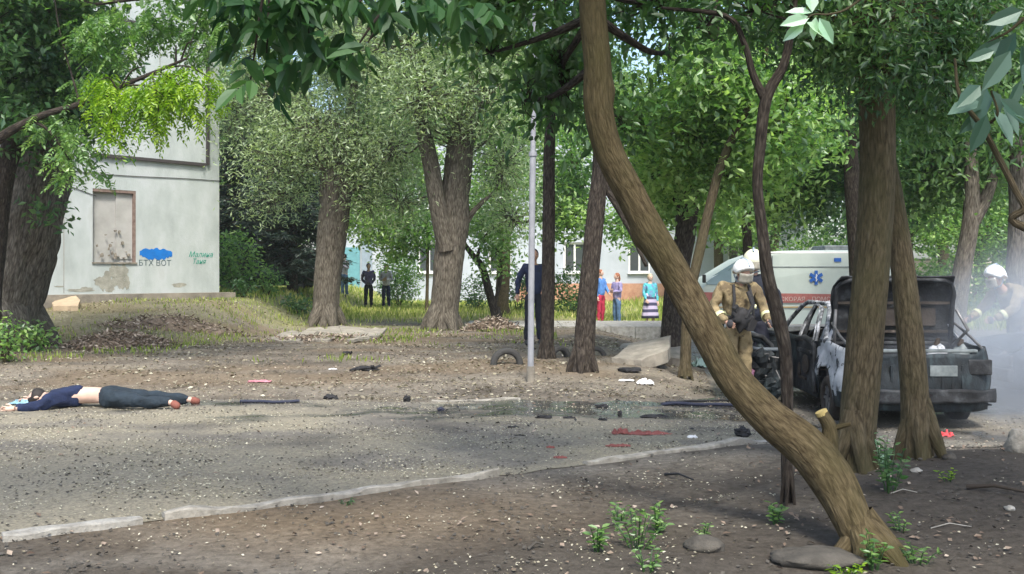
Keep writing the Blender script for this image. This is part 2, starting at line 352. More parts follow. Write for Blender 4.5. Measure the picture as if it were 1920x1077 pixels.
M['concrete'] = mat('concrete', [(0.3, (0.17, 0.16, 0.135)), (0.7, (0.40, 0.38, 0.33))], 9, 0.9, 0.6, 40)
M['concrete_pale'] = mat('concrete_pale', [(0.3, (0.20, 0.19, 0.165)), (0.7, (0.43, 0.42, 0.38))], 9, 0.9, 0.8, 30)
def kerb(x0, x1, fn, name, m, wd=0.13, ht=0.07, off=0.0, step=0.07):
    """a broken kerb of worn concrete following the edge of the road"""
    xs = np.arange(x0, x1, step); mb = MB(); rows = []
    for i, x in enumerate(xs):
        y = float(fn(x)) + off; dy = float(fn(x + .1) - fn(x - .1)) / .2
        nrm = Vector((-dy, 1, 0)).normalized(); c = Vector((x, y, hz(x, y)))
        h = ht * (0.55 + 0.75 * float(fbm(x * 1.7, 3.3, 2))) ; hw = wd / 2 * (0.8 + 0.5 * float(fbm(x * 3, 7.7, 6)))
        j = (float(vnoise(x * 9, 1.0, 4)) - .5) * 0.03; hw *= .8 + .5 * float(vnoise(x * 8, 4.0, 14)); h *= .6 + .8 * float(vnoise(x * 5, 9.0, 24))
        rows.append([c - nrm * hw - Vector((0, 0, .05)), c - nrm * (hw * .96) + Vector((0, 0, h * .8 + j)), c - nrm * hw * .7 + Vector((0, 0, h + j)),
                     c + nrm * hw * .7 + Vector((0, 0, h)), c + nrm * hw * .98 + Vector((0, 0, h * .75)), c + nrm * hw - Vector((0, 0, .05))])
    P = [p for r in rows for p in r]; Fs = []
    for i in range(len(rows) - 1):
        for k in range(5): a = i * 6 + k; Fs.append((a, a + 1, a + 7, a + 6))
    Fs += [(0, 1, 2, 3, 4, 5), tuple(range(len(P) - 6, len(P)))[::-1]]
    mb.add(P, Fs, False); o = mb.build(name, m); tag(o, kind='structure'); return o
kerb(-2.88, -2.2, near_edge, 'kerb', M['concrete_pale'], 0.13, 0.045)
kerb(-2.14, -0.05, near_edge, 'kerb', M['concrete'], 0.075, 0.045)
kerb(0.58, 2.35, near_edge, 'kerb', M['concrete'], 0.075, 0.045)
kerb(-0.95, 0.15, lambda x: far_edge(x) , 'kerb', M['concrete'], 0.10, 0.022)
# pale raised path at the back
mb = MB()
for i in range(16):
    x0 = -1.2 + i * 0.62
    mb.box((x0 + .3, 27.3, -0.02), (0.605, 3.2, 0.40), jit=0.004)
tag(mb.build('path', M['concrete_pale']), kind='structure')

# ------------------------------------------------------------------ leaves
def leaves(name, P, size, m, parent, aspect=0.5, droop=0.35, tint=None, D=None, simple=True, spread=0.55, sizevar=0.3, up=0.6, face=None):
    P = np.asarray(P, float); n = len(P)
    if D is None:
        az = rng.uniform(0, 2 * np.pi, n); el = rng.normal(-droop, spread, n)
        D = np.stack([np.cos(az) * np.cos(el), np.sin(az) * np.cos(el), np.sin(el)], 1)
    Nn = rng.normal(0, 1, (n, 3)); Nn[:, 2] = np.abs(Nn[:, 2]) + up
    if face is not None: Nn = rng.normal(0, .35, (n, 3)) + np.array(face)
    S = np.cross(D, Nn); S /= np.linalg.norm(S, axis=1, keepdims=True) + 1e-9; Nn = np.cross(S, D)
    L = (size * (1 + rng.uniform(-sizevar, sizevar, n)))[:, None]; Wd = L * aspect * 0.5
    if simple:
        V = np.stack([P, P + D * L * .45 + S * Wd + Nn * Wd * .25, P + D * L, P + D * L * .45 - S * Wd + Nn * Wd * .25], 1).reshape(-1, 3)
        Fc = (np.arange(n) * 4)[:, None] + np.arange(4)[None]; rep = 1
    else:
        V = np.stack([P, P + D * L * .28 + S * Wd * .9 + Nn * Wd * .25, P + D * L * .66 + S * Wd * .8 + Nn * Wd * .2 - Nn * L * .03, P + D * L - Nn * L * .1,
                      P + D * L * .66 - S * Wd * .8 + Nn * Wd * .2 - Nn * L * .03, P + D * L * .28 - S * Wd * .9 + Nn * Wd * .25], 1).reshape(-1, 3)
        b = (np.arange(n) * 6)[:, None]; Fc = np.concatenate([b + np.array([[0, 1, 2, 3]]), b + np.array([[0, 3, 4, 5]])], 1).reshape(-1, 4); rep = 2
    if tint is None: tint = rng.uniform(0.2, 0.8, n)
    t = np.clip(tint + rng.normal(0, 0.09, n), 0, 1)
    return npmesh(name, V, Fc, m, parent, tint={'tint': np.repeat(t, rep)})

def pinnate(P, D, npair, ln, sp=0.0):
    """leaflet bases and directions along the stalks of compound leaves"""
    n = len(P); D = D / np.linalg.norm(D, axis=1, keepdims=True)
    S = np.cross(D, np.tile([0, 0, 1.0], (n, 1)) + rng.normal(0, .3, (n, 3))); S /= np.linalg.norm(S, axis=1, keepdims=True)
    PP = []; DD = []
    for k in range(npair):
        t = (k + 1) / (npair + 0.5) * ln; sag = np.array([0, 0, -1.0]) * (t ** 2) * 0.9
        b = P + D * t + sag
        for s in (-1, 1):
            PP.append(b); DD.append(S * s * 0.9 + D * 0.5 + np.array([0, 0, -.3]))
    PP.append(P + D * ln + np.array([0, 0, -1.0]) * ln ** 2 * .9); DD.append(D + np.array([0, 0, -.5]))
    PP = np.concatenate(PP); DD = np.concatenate(DD); DD /= np.linalg.norm(DD, axis=1, keepdims=True)
    return PP, DD

def in_ell(c, r, n, shell=0.35):
    d = rng.normal(0, 1, (n, 3)); d /= np.linalg.norm(d, axis=1, keepdims=True)
    rad = rng.uniform(shell ** 3, 1, n) ** (1 / 3)
    return np.asarray(c) + d * rad[:, None] * np.asarray(r)

def catmull(pts, n=6):
    pts = [np.asarray(p, float) for p in pts]; P = [2 * pts[0] - pts[1]] + pts + [2 * pts[-1] - pts[-2]]; out = []
    for i in range(1, len(P) - 2):
        for k in range(n):
            t = k / n; a, b, c, d = P[i - 1], P[i], P[i + 1], P[i + 2]
            out.append(0.5 * ((2 * b) + (-a + c) * t + (2 * a - 5 * b + 4 * c - d) * t * t + (-a + 3 * b - 3 * c + d) * t ** 3))
    out.append(pts[-1]); return np.array(out)

class Wood:
    """tapered limbs with bark relief and UVs, collected in one mesh"""
    def __init__(s): s.V = []; s.F = []; s.UV = []; s.n = 0
    def limb(s, pts, n=18, sub=6, rough=0.06, cap=True, seed=0, knots=()):
        """pts: (x,y,z,r)"""
        C = catmull(pts, sub); m = len(C); c = C[:, :3]; r = np.maximum(C[:, 3], 0.002)
        T = np.gradient(c, axis=0); T /= np.linalg.norm(T, axis=1, keepdims=True) + 1e-9
        u = np.cross(T[0], [0.0, -1.0, 0.05]);  u /= np.linalg.norm(u) + 1e-9
        L = np.concatenate([[0], np.cumsum(np.linalg.norm(np.diff(c, axis=0), axis=1))])
        ang = np.linspace(0, 2 * np.pi, n + 1)
        rows = []
        for i in range(m):
            u = u - T[i] * np.dot(u, T[i]); u /= np.linalg.norm(u) + 1e-9; v = np.cross(T[i], u)
            rr = r[i] * (1 + rough * 2.2 * (fbm(np.cos(ang) * 1.4 + 5 + seed, np.sin(ang) * 1.4 + L[i] * 1.6, 3 + seed, 3) - .45)
                         + rough * 0.9 * (vnoise(ang * n / 6.5 * 1.0, np.full(n + 1, L[i] * 3.0), 11 + seed) - .5))
            for kl, ka, kr, kh in knots: rr = rr + kh * np.exp(-((L[i] - kl) / kr) ** 2 - ((((ang - ka + np.pi) % (2 * np.pi)) - np.pi) * r[i] / kr) ** 2)
            rr[-1] = rr[0]
            rows.append(c[i] + (np.cos(ang)[:, None] * u + np.sin(ang)[:, None] * v) * rr[:, None])
        V = np.array(rows).reshape(-1, 3); base = s.n
        I, J = np.meshgrid(np.arange(n), np.arange(m - 1)); a = (J * (n + 1) + I).ravel()
        Fc = np.stack([a, a + 1, a + n + 2, a + n + 1], 1)
        circ = max(0.25, 2 * np.pi * float(np.mean(r)))
        uvv = np.stack([np.tile(ang / (2 * np.pi) * circ, m), np.repeat(L, n + 1)], 1)
        s.UV.append(uvv[Fc].reshape(-1, 2)); s.V.append(V); s.F.append(Fc + base); s.n += len(V)
        if cap:
            k = base + (m - 1) * (n + 1); cc = len(V) + base; s.V.append(c[-1:] + T[-1] * r[-1] * .15); s.n += 1
            f = np.array([[k + q, k + q + 1, cc, cc] for q in range(n)])[:, :3]
            s.F3 = getattr(s, 'F3', []) + [f]; s.UV3 = getattr(s, 'UV3', []) + [np.tile([[0.1, 0.1], [0.12, 0.1], [0.11, 0.13]], (n, 1))]
        return s
    def build(s, name, m, parent):
        Fs = [np.concatenate(s.F)]; uv = [np.concatenate(s.UV)]
        if getattr(s, 'F3', None): Fs.append(np.concatenate(s.F3)); uv.append(np.concatenate(s.UV3))
        return npmesh(name, np.concatenate(s.V), Fs, m, parent, smooth=True, uv=np.concatenate(uv))

TW = 0.88
def wp(px, py, wpx, Y):
    """trunk point from a place, an apparent width and a distance"""
    p = W(px, py, Y); return (p.x, p.y, p.z, wpx / 2 * Y / F * TW)
def crown(tree, anchors, ells, m, size, per=22, spray=0.22, aspect=0.5, wood=None, simple=True, droop=0.35, name='crown', comp=None, twig=0.006, big=0.0, tb=0.0, shell=0.3):
    """ells: (centre xyz, radii xyz, leaves). anchors: trunk points the limbs leave from"""
    Ps = []; Ts = []; Ds = []
    wd = Wood()
    for c, r, n in ells:
        c = np.asarray(c, float); r = np.asarray(r, float); ns = max(1, int(n / per))
        a = np.array(min(anchors, key=lambda q: np.linalg.norm(np.array(q[:3]) - c)))
        if np.linalg.norm(a[:3] - c) > 0.05:
            rb = min(a[3] * 0.4, 0.014 + 0.012 * np.linalg.norm(a[:3] - c)) if big == 0 else big
            mid = (a[:3] + c) / 2 + rng.normal(0, .12, 3) * np.linalg.norm(a[:3] - c) * .6
            wd.limb([(*a[:3], rb), (*mid, rb * .7), (*c, rb * .35)], n=7, sub=5, rough=.05, cap=False)
        sc = in_ell(c, r, ns, shell)
        t0 = fbm(sc[:, 0] * 1.3 / max(size * 8, .5) + 50, (sc[:, 2] + sc[:, 1]) * 1.3 / max(size * 8, .5) + 50, 5, 2) / 0.75
        for k in range(ns):
            if k % 2 == 0 or ns < 60:
                q = sc[k]; w0 = c + (q - c) * rng.uniform(.0, .35); mm = (w0 + q) / 2 + rng.normal(0, .04, 3) + np.array([0, 0, .04])
                tr = twig * (1 + np.linalg.norm(q - c) * .6)
                wd.limb([(*w0, tr), (*mm, tr * .7), (*q, tr * .4)], n=3, sub=2, rough=0, cap=False)
            cnt = per
            p = sc[k] + rng.normal(0, 1, (cnt, 3)) * np.array([spray, spray, spray * .75])
            Ps.append(p); Ts.append(np.full(cnt, 0.5 + (t0[k] - .5) * 1.7 + tb + rng.normal(0, .12)))
    P = np.concatenate(Ps); T = np.concatenate(Ts)
    if comp:
        az = rng.uniform(0, 6.283, len(P)); el = rng.normal(-droop, .4, len(P))
        D = np.stack([np.cos(az) * np.cos(el), np.sin(az) * np.cos(el), np.sin(el)], 1)
        P2, D2 = pinnate(P, D, comp[0], comp[1]); T = np.tile(T, comp[0] * 2 + 1); leaves(name, P2, size, m, tree, aspect, tint=T, D=D2, simple=simple)
    else: leaves(name, P, size, m, tree, aspect, droop, tint=T, simple=simple)
    if wd.n: wd.build('branches', wood or M['bark_dark'], tree)
def E(px, py, rx, ry, Y, ryd, n):
    """ellipsoid of foliage from its apparent place and size"""
    c = W(px, py, Y); return ((c.x, c.y, c.z), (rx * Y / F, ryd, ry * Y / F), n)

# ------------------------------------------------------------------ trees of the yard
def tree_at(label, Y, px, py, name='tree', group=None):
    p = W(px, py, Y); t = thing(name, label, 'tree', (p.x, Y, hz(p.x, Y)), 0, group); return t, Vector(t.location)
def rel(t, pts):
    o = t.location; return [(p[0] - o.x, p[1] - o.y, p[2] - o.z, p[3]) for p in pts]
def rele(t, es):
    o = t.location; return [((c[0] - o.x, c[1] - o.y, c[2] - o.z), r, n) for c, r, n in es]

def curved_tree():
    t, o = tree_at('thick olive-brown tree trunk bending far over to the left from its foot', 5.35, 1640, 1050)
    pts = [wp(1655, 1120, 84, 5.3), wp(1630, 1050, 76, 5.35), wp(1600, 980, 80, 5.4), wp(1562, 905, 92, 5.5), wp(1512, 840, 90, 5.6), wp(1440, 780, 80, 5.7), wp(1378, 712, 72, 5.8), wp(1330, 630, 70, 5.9),
           wp(1280, 540, 68, 6.0), wp(1228, 452, 68, 6.0), wp(1182, 365, 64, 6.0), wp(1142, 285, 62, 6.0), wp(1122, 205, 62, 6.0), wp(1120, 120, 58, 6.0), wp(1112, 30, 57, 6.0), wp(1105, -80, 54, 6.0), wp(1090, -260, 42, 6.1), wp(1130, -420, 32, 6.2), wp(1120, -620, 18, 6.3)]
    pr = rel(t, pts); wd = Wood(); wd.limb(pr, n=64, sub=9, rough=.075, seed=3, knots=[(1.45, 1.5, .08, .03), (3.3, .3, .07, .025), (2.4, 3.0, .06, .02)])
    a = rel(t, [wp(1552, 850, 46, 5.6)])[0]; b = rel(t, [wp(1556, 805, 32, 5.6)])[0]; c = rel(t, [wp(1541, 775, 26, 5.6)])[0]
    wd.limb([a, b, c], n=20, sub=5, rough=.1)
    d = rel(t, [wp(1595, 795, 9, 5.55)])[0]; wd.limb([(*b[:3], .02), d], n=6, sub=4)
    for q in range(5):   # root flare
        an = q * 1.25 + .4; b0 = pr[2]; f = pr[1]
        wd.limb([(b0[0] * .7 + f[0] * .3, b0[1], .17, .085), (f[0] + math.cos(an) * .10, f[1] + math.sin(an) * .09, .05, .065), (f[0] + math.cos(an) * .22, f[1] + math.sin(an) * .18, -.05, .03)], n=12, sub=4, rough=.15, cap=False)
        an = q * 1.05; f = (pr[1][0] + math.cos(an) * .24, pr[1][1] + math.sin(an) * .2, -.06, .03); wd.limb([(pr[2][0] * .5, pr[2][1], .2, .07), (pr[1][0] + math.cos(an) * .12, pr[1][1] + math.sin(an) * .1, .04, .055), f], n=10, sub=4, rough=.15)
    wd.build('trunk', M['bark_olive'], t)
    mb = MB(); n_ = (Vector(c[:3]) - Vector(b[:3])).normalized(); mb.tube([Vector(c[:3]) - n_ * .01, Vector(c[:3]) + n_ * .013], .034, 16); mb.build('cut_end', M['cutwood'], t)
    es = [E(950, 5, 120, 38, 6.8, .4, 700), E(1055, 130, 34, 95, 7.2, .3, 620), E(920, 100, 55, 40, 7.2, .3, 170), E(985, 190, 45, 60, 7.2, .3, 150), E(1215, 10, 100, 34, 7.2, .4, 420), E(830, 10, 50, 26, 7, .3, 200), E(1250, 100, 60, 50, 7.6, .3, 90),
          E(1000, -270, 420, 120, 6.5, 1.6, 1600), E(1150, -520, 500, 170, 6.0, 2.2, 1700), E(1000, -700, 900, 120, 4.6, 2.5, 900)]  # unseen foliage above the frame, added to shade the foreground
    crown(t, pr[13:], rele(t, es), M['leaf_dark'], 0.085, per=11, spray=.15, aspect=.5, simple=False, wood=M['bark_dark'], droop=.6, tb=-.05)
curved_tree()

def generic(label, Y, foot, pts, es, lm, bark, size, nseg=32, rough=.08, name='tree', sub=7, extra=(), **kw):
    t, o = tree_at(label, Y, *foot, name=name)
    pr = rel(t, pts); wd = Wood(); wd.limb(pr, n=nseg, sub=sub, rough=rough, seed=int(foot[0]) % 37)
    anchors = list(pr[len(pr) // 2:])
    r0 = pr[0][3]
    for q in range(5):
        an = q * 1.256 + foot[0]; wd.limb([(pr[0][0], pr[0][1], .25 + r0, r0 * .55), (pr[0][0] + math.cos(an) * r0 * .8, pr[0][1] + math.sin(an) * r0 * .8, .06 + r0 * .3, r0 * .3), (pr[0][0] + math.cos(an) * r0 * 1.15, pr[0][1] + math.sin(an) * r0 * 1.15, -.06, r0 * .15)], n=10, sub=3, rough=.12, cap=False)
    for ex in extra:
        e = rel(t, ex); wd.limb(e, n=max(10, nseg // 2), sub=sub, rough=rough); anchors += e[len(e) // 2:]
    wd.build('trunk', bark, t)
    if es: crown(t, anchors, rele(t, es), lm, size, wood=bark, **kw)
    return t, pr
# pair of trunks right of the curved one
generic('straight tall brown trunk beside the cut stub of the bent tree', 7.35, (1602, 868),
        [wp(1600, 905, 92, 7.3), wp(1603, 860, 80, 7.35), wp(1610, 780, 76, 7.35), wp(1622, 640, 74, 7.35), wp(1638, 470, 74, 7.35), wp(1645, 300, 74, 7.35), wp(1643, 150, 70, 7.35), wp(1640, 0, 56, 7.35), wp(1650, -250, 46, 7.4), wp(1640, -600, 20, 7.5)],
        [E(1620, 50, 170, 70, 7.0, .6, 3600), E(1480, 40, 90, 40, 7.6, .5, 900), E(1740, 110, 110, 90, 7.6, .6, 2600), E(1655, 130, 60, 50, 6.8, .2, 900), E(1790, 40, 120, 60, 7.4, .5, 2200), E(1560, 110, 50, 60, 7.8, .4, 700), E(1650, -270, 480, 150, 7, 1.8, 3200), E(1600, -600, 500, 160, 7.2, 2.2, 2600)],  # the masses above the frame are added for overhead shade
        M['leaf_mid'], M['bark_brown'], .068, nseg=56, sub=9, per=14, spray=.15, aspect=.36, droop=.6, simple=True, tb=-.12)
generic('tapering brown trunk leaning left in front of the open boot of the burnt car', 7.6, (1716, 858),
        [wp(1722, 900, 96, 7.6), wp(1716, 850, 68, 7.6), wp(1716, 760, 58, 7.6), wp(1706, 620, 56, 7.7), wp(1690, 480, 48, 7.8), wp(1672, 360, 44, 7.9), wp(1650, 220, 38, 8.0), wp(1665, 60, 34, 8.1), wp(1690, -200, 26, 8.2), wp(1720, -420, 12, 8.3)],
        [E(1700, 200, 60, 50, 8.6, .4, 1000), E(1780, 190, 100, 70, 8.6, .5, 1700), E(1800, -240, 350, 140, 8.6, 1.4, 1800)],  # the mass above the frame is added for overhead shade
        M['leaf_mid'], M['bark_brown'], .075, nseg=44, sub=8, per=10, spray=.2, aspect=.42, droop=.5, tb=.15)
generic('slim dark crooked sapling crossing behind the bent trunk and forking above the ambulance', 6.4, (1477, 970),
        [wp(1478, 1000, 30, 6.35), wp(1477, 965, 25, 6.4), wp(1475, 860, 24, 6.4), wp(1476, 760, 25, 6.4), wp(1472, 660, 27, 6.4), wp(1458, 590, 30, 6.4), wp(1440, 520, 27, 6.4), wp(1430, 440, 24, 6.4), wp(1420, 350, 22, 6.4), wp(1425, 280, 24, 6.4), wp(1437, 185, 26, 6.4), wp(1470, 120, 20, 6.4), wp(1485, 40, 17, 6.4), wp(1500, -120, 12, 6.5)],
        [E(1420, 20, 90, 26, 6.6, .3, 230), E(1320, 50, 60, 35, 6.8, .3, 110), E(1480, -130, 200, 100, 6.8, .8, 700)],  # the mass above the frame is added to shade the ground
        M['leaf_dark'], M['bark_dark'], .08, nseg=22, per=10, spray=.14, simple=False, tb=0,
        extra=[[wp(1436, 190, 20, 6.4), wp(1412, 140, 16, 6.4), wp(1395, 80, 13, 6.4), wp(1360, 30, 11, 6.4), wp(1240, 15, 6, 6.5)]])
generic('thin brown tree slanting up to the right beside the tilted concrete slab', 15.0, (1285, 690),
        [wp(1285, 705, 30, 15), wp(1285, 680, 24, 15), wp(1288, 600, 22, 15), wp(1296, 540, 22, 15), wp(1312, 470, 22, 15), wp(1330, 390, 20, 15), wp(1352, 310, 19, 15), wp(1385, 235, 17, 15), wp(1408, 190, 14, 15), wp(1440, 90, 12, 15), wp(1450, -60, 8, 15)],
        [E(1290, 240, 90, 70, 16, 1.0, 3200), E(1250, 320, 70, 60, 17, 1.0, 2400), E(1360, 330, 60, 60, 16, 1, 1400), E(1330, 150, 110, 60, 15, 1.0, 3200), E(1470, 230, 90, 110, 15, 1.2, 3600), E(1400, -150, 260, 130, 15, 2, 2200)],
        M['leaf_bright'], M['bark_brown'], .125, nseg=18, per=16, spray=.26, tb=.12)
generic('stout dark trunk half hidden behind the bent tree, left of the firefighters', 18.0, (1262, 640),
        [wp(1262, 660, 60, 18), wp(1262, 600, 50, 18), wp(1270, 520, 46, 18), wp(1285, 440, 44, 18), wp(1290, 390, 46, 18), wp(1315, 330, 32, 18), wp(1330, 220, 24, 18), wp(1340, 80, 18, 18), wp(1350, -100, 10, 18)],
        [E(1240, 350, 60, 55, 19, 1.2, 2300), E(1320, 390, 60, 35, 18.5, .8, 1000), E(1200, 250, 60, 80, 19, 1.2, 1800), E(1370, 200, 120, 120, 19, 1.5, 3200), E(1450, 360, 60, 70, 21, 1.2, 1200), E(1300, -60, 240, 140, 19, 2.5, 2000)],
        M['leaf_bright'], M['bark_dark'], .14, nseg=20, per=16, spray=.3, tb=.0,
        extra=[[wp(1285, 400, 32, 18), wp(1262, 360, 20, 18), wp(1225, 340, 12, 18)]])
generic('dark narrow trunk seen straight above the two firefighters', 21.0, (1400, 610),
        [wp(1402, 620, 26, 21), wp(1402, 560, 22, 21), wp(1402, 480, 20, 21), wp(1400, 400, 20, 21), wp(1403, 320, 20, 21), wp(1410, 200, 16, 21), wp(1405, 0, 10, 21)],
        [E(1500, 340, 100, 70, 22, 1.6, 3600), E(1560, 260, 80, 120, 22, 1.6, 3200), E(1440, 240, 100, 90, 22, 1.5, 2200), E(1420, 60, 200, 120, 22, 2, 4000)],
        M['leaf_mid'], M['bark_dark'], .17, nseg=14, per=18, spray=.34, tb=.0)
generic('dark trunk just left of the tall straight trunk, behind the ambulance end', 19.0, (1608, 640),
        [wp(1612, 660, 50, 19), wp(1612, 560, 40, 19), wp(1606, 440, 38, 19), wp(1598, 340, 34, 19), wp(1590, 200, 26, 19), wp(1585, 0, 18, 19)],
        [E(1560, 190, 100, 130, 20, 1.6, 4500), E(1640, 60, 160, 120, 20, 2, 2800)],
        M['leaf_mid'], M['bark_dark'], .17, nseg=18, per=18, spray=.34, tb=-.1)
generic('narrow straight dark trunk standing right behind the pale metal post', 16.3, (1025, 678),
        [wp(1025, 690, 36, 16.3), wp(1025, 665, 30, 16.3), wp(1027, 560, 28, 16.3), wp(1029, 420, 27, 16.3), wp(1030, 300, 25, 16.3), wp(1033, 200, 21, 16.3), wp(1040, 60, 15, 16.3), wp(1050, -80, 9, 16.3)],
        [E(1030, 130, 50, 60, 15, .8, 700), E(1090, 80, 70, 60, 16.5, 1.2, 900), E(1060, -170, 300, 120, 16, 2.2, 2600)],
        M['leaf_mid'], M['bark_dark'], .15, nseg=20, per=16, spray=.26, tb=.15)
generic('dark ridged trunk leaning slightly right between the metal post and the concrete slab', 14.7, (1094, 697),
        [wp(1093, 712, 60, 14.7), wp(1094, 685, 48, 14.7), wp(1099, 600, 42, 14.7), wp(1107, 500, 40, 14.7), wp(1117, 400, 38, 14.7), wp(1124, 320, 32, 14.7), wp(1125, 220, 26, 14.7), wp(1115, 60, 20, 14.7), wp(1100, -100, 12, 14.8)],
        [E(1170, 230, 70, 50, 15, .8, 700), E(1080, -40, 260, 90, 14.7, 2, 3000)],
        M['leaf_dark'], M['bark_dark'], .15, nseg=28, per=16, spray=.26, tb=.15,
        extra=[[wp(1123, 330, 24, 14.7), wp(1150, 375, 16, 14.7), wp(1180, 430, 11, 14.7), wp(1212, 500, 8, 14.7)]])
# big pollarded willows
def shoots(t, c, r, n, L, m):
    """upright sprouting twigs round a pollard head"""
    wd = Wood()
    for k in range(n):
        a = random.uniform(0, 6.28); b = Vector((c[0] + math.cos(a) * r * .7, c[1] + math.sin(a) * r * .7, c[2] + random.uniform(-.4, .2)))
        e = b + Vector((math.cos(a) * random.uniform(.2, .9), math.sin(a) * random.uniform(.2, .9), random.uniform(.3, 1.2))) * L
        wd.limb([(*b, .022), (*((b + e) / 2 + Vector((math.cos(a) * .1, math.sin(a) * .1, -.08))), .014), (*e, .006)], n=4, sub=3, rough=0, cap=False)
    wd.build('shoots', m, t)
t, pr = generic('thick grey pollarded trunk with twigs sprouting from its top, behind the broken slabs', 26.3, (611, 612),
        [wp(611, 622, 74, 26.3), wp(611, 605, 58, 26.3), wp(613, 540, 55, 26.3), wp(620, 460, 60, 26.3), wp(628, 390, 66, 26.3), wp(634, 340, 74, 26.3), wp(637, 312, 60, 26.3), wp(650, 250, 22, 26.3), wp(670, 120, 14, 26.3)],
        [E(600, 240, 90, 80, 26, 1.5, 5500), E(690, 280, 90, 80, 26, 1.5, 4800), E(540, 300, 90, 60, 26.5, 1.3, 3600), E(700, 130, 110, 80, 26, 1.6, 5600), E(520, 180, 90, 80, 26.5, 1.5, 5200), E(640, 40, 160, 60, 26, 2, 5500), E(480, 90, 80, 80, 27, 1.5, 4200), E(450, 220, 50, 80, 27.5, 1.3, 2400), E(520, 370, 60, 40, 27, 1.2, 1300), E(690, 380, 50, 40, 26.5, 1, 1200), E(720, 330, 50, 60, 26.5, 1.3, 3000), E(660, -60, 200, 120, 26, 2.5, 3000)],
        M['leaf_willow'], M['bark_grey'], .13, nseg=48, sub=8, rough=.13, per=22, spray=.38, aspect=.26, droop=.2, twig=.012, shell=.1, tb=.05,
        extra=[[wp(640, 345, 34, 26.3), wp(662, 355, 18, 26.2), wp(690, 345, 9, 26.2)], [wp(625, 330, 30, 26.3), wp(600, 300, 16, 26.2), wp(575, 250, 8, 26.2)]])
shoots(t, pr[6][:3], .45, 60, 1.5, M['bark_grey'])
t, pr = generic('massive grey forked trunk in the middle of the yard, left of the metal post', 24.8, (831, 617),
        [wp(829, 630, 80, 24.8), wp(831, 610, 64, 24.8), wp(836, 550, 60, 24.8), wp(842, 480, 64, 24.8), wp(850, 420, 66, 24.8), wp(853, 370, 60, 24.8), wp(860, 300, 58, 24.8), wp(866, 260, 50, 24.8), wp(880, 180, 22, 24.8), wp(900, 60, 12, 24.8)],
        [E(800, 180, 100, 80, 24.0, 1.5, 5600), E(760, 90, 110, 70, 24, 1.5, 5600), E(910, 180, 80, 80, 24.0, 1.5, 4000), E(740, 280, 60, 70, 25, 1.3, 3200), E(940, 310, 60, 80, 25.5, 1.3, 3400), E(750, 380, 50, 50, 25.5, 1.1, 1500), E(960, 410, 50, 40, 26, 1, 1200), E(860, 20, 160, 70, 24, 2, 5200), E(960, 100, 60, 80, 24.5, 1.4, 4500), E(820, -90, 220, 110, 24.5, 2.5, 3000)],
        M['leaf_willow'], M['bark_grey'], .13, nseg=48, sub=8, rough=.13, per=22, spray=.38, aspect=.26, droop=.2, twig=.012, shell=.1, tb=.08,
        extra=[[wp(838, 470, 40, 24.6), wp(824, 400, 38, 24.5), wp(812, 330, 36, 24.5), wp(797, 260, 32, 24.5), wp(782, 190, 22, 24.5), wp(770, 80, 12, 24.5)],
               [wp(862, 440, 20, 24.8), wp(885, 400, 12, 24.8), wp(915, 370, 8, 24.8)]])
shoots(t, pr[7][:3], .4, 36, 1.3, M['bark_grey'])
generic('black slender curved sapling with light green leaves right of the forked trunk', 29, (930, 596),
        [wp(932, 604, 22, 29), wp(926, 580, 18, 29), wp(915, 540, 17, 29), wp(903, 500, 15, 29), wp(884, 476, 12, 29), wp(868, 450, 9, 29), wp(860, 400, 6, 29)],
        [E(925, 430, 50, 45, 29, 1.0, 1700), E(880, 380, 50, 50, 30, 1.0, 1400), E(950, 350, 60, 60, 30, 1, 1700), E(930, 480, 36, 30, 28.5, .5, 500)],
        M['leaf_bright'], M['bark_dark'], .15, nseg=12, per=14, spray=.24, tb=.1,
        extra=[[wp(905, 505, 10, 29), wp(896, 480, 8, 29), wp(912, 440, 6, 29)], [wp(928, 570, 9, 29), wp(938, 520, 8, 29), wp(940, 450, 6, 29)]])
generic('brown tree trunk behind the black curved sapling', 33, (940, 588),
        [wp(940, 594, 36, 33), wp(941, 570, 30, 33), wp(944, 500, 28, 33), wp(948, 420, 24, 33), wp(950, 300, 18, 33), wp(955, 150, 10, 33)],
        [E(960, 260, 90, 90, 33, 2, 3600), E(1050, 380, 50, 70, 33, 1.4, 2300), E(1075, 330, 40, 110, 33, 1.5, 2600), E(1180, 420, 50, 40, 34, 1.2, 1300), E(980, 140, 120, 90, 33, 2, 3000)],
        M['leaf_bright'], M['bark_brown'], .19, nseg=16, per=16, spray=.36, tb=0)
generic('thin pale young tree with a straight stem left of the forked trunk', 36, (800, 585),
        [wp(800, 590, 9, 36), wp(801, 540, 7, 36), wp(802, 480, 7, 36), wp(800, 420, 5, 36)],
        [E(770, 420, 60, 45, 36, 1.2, 2600), E(700, 410, 60, 50, 37, 1.4, 3000), E(760, 470, 40, 26, 37, .8, 500), E(690, 340, 60, 70, 38, 1.5, 2600), E(780, 320, 60, 60, 37, 1.5, 2000)],
        M['leaf_bright'], M['bark_brown'], .19, nseg=8, per=16, spray=.3, tb=-.05)
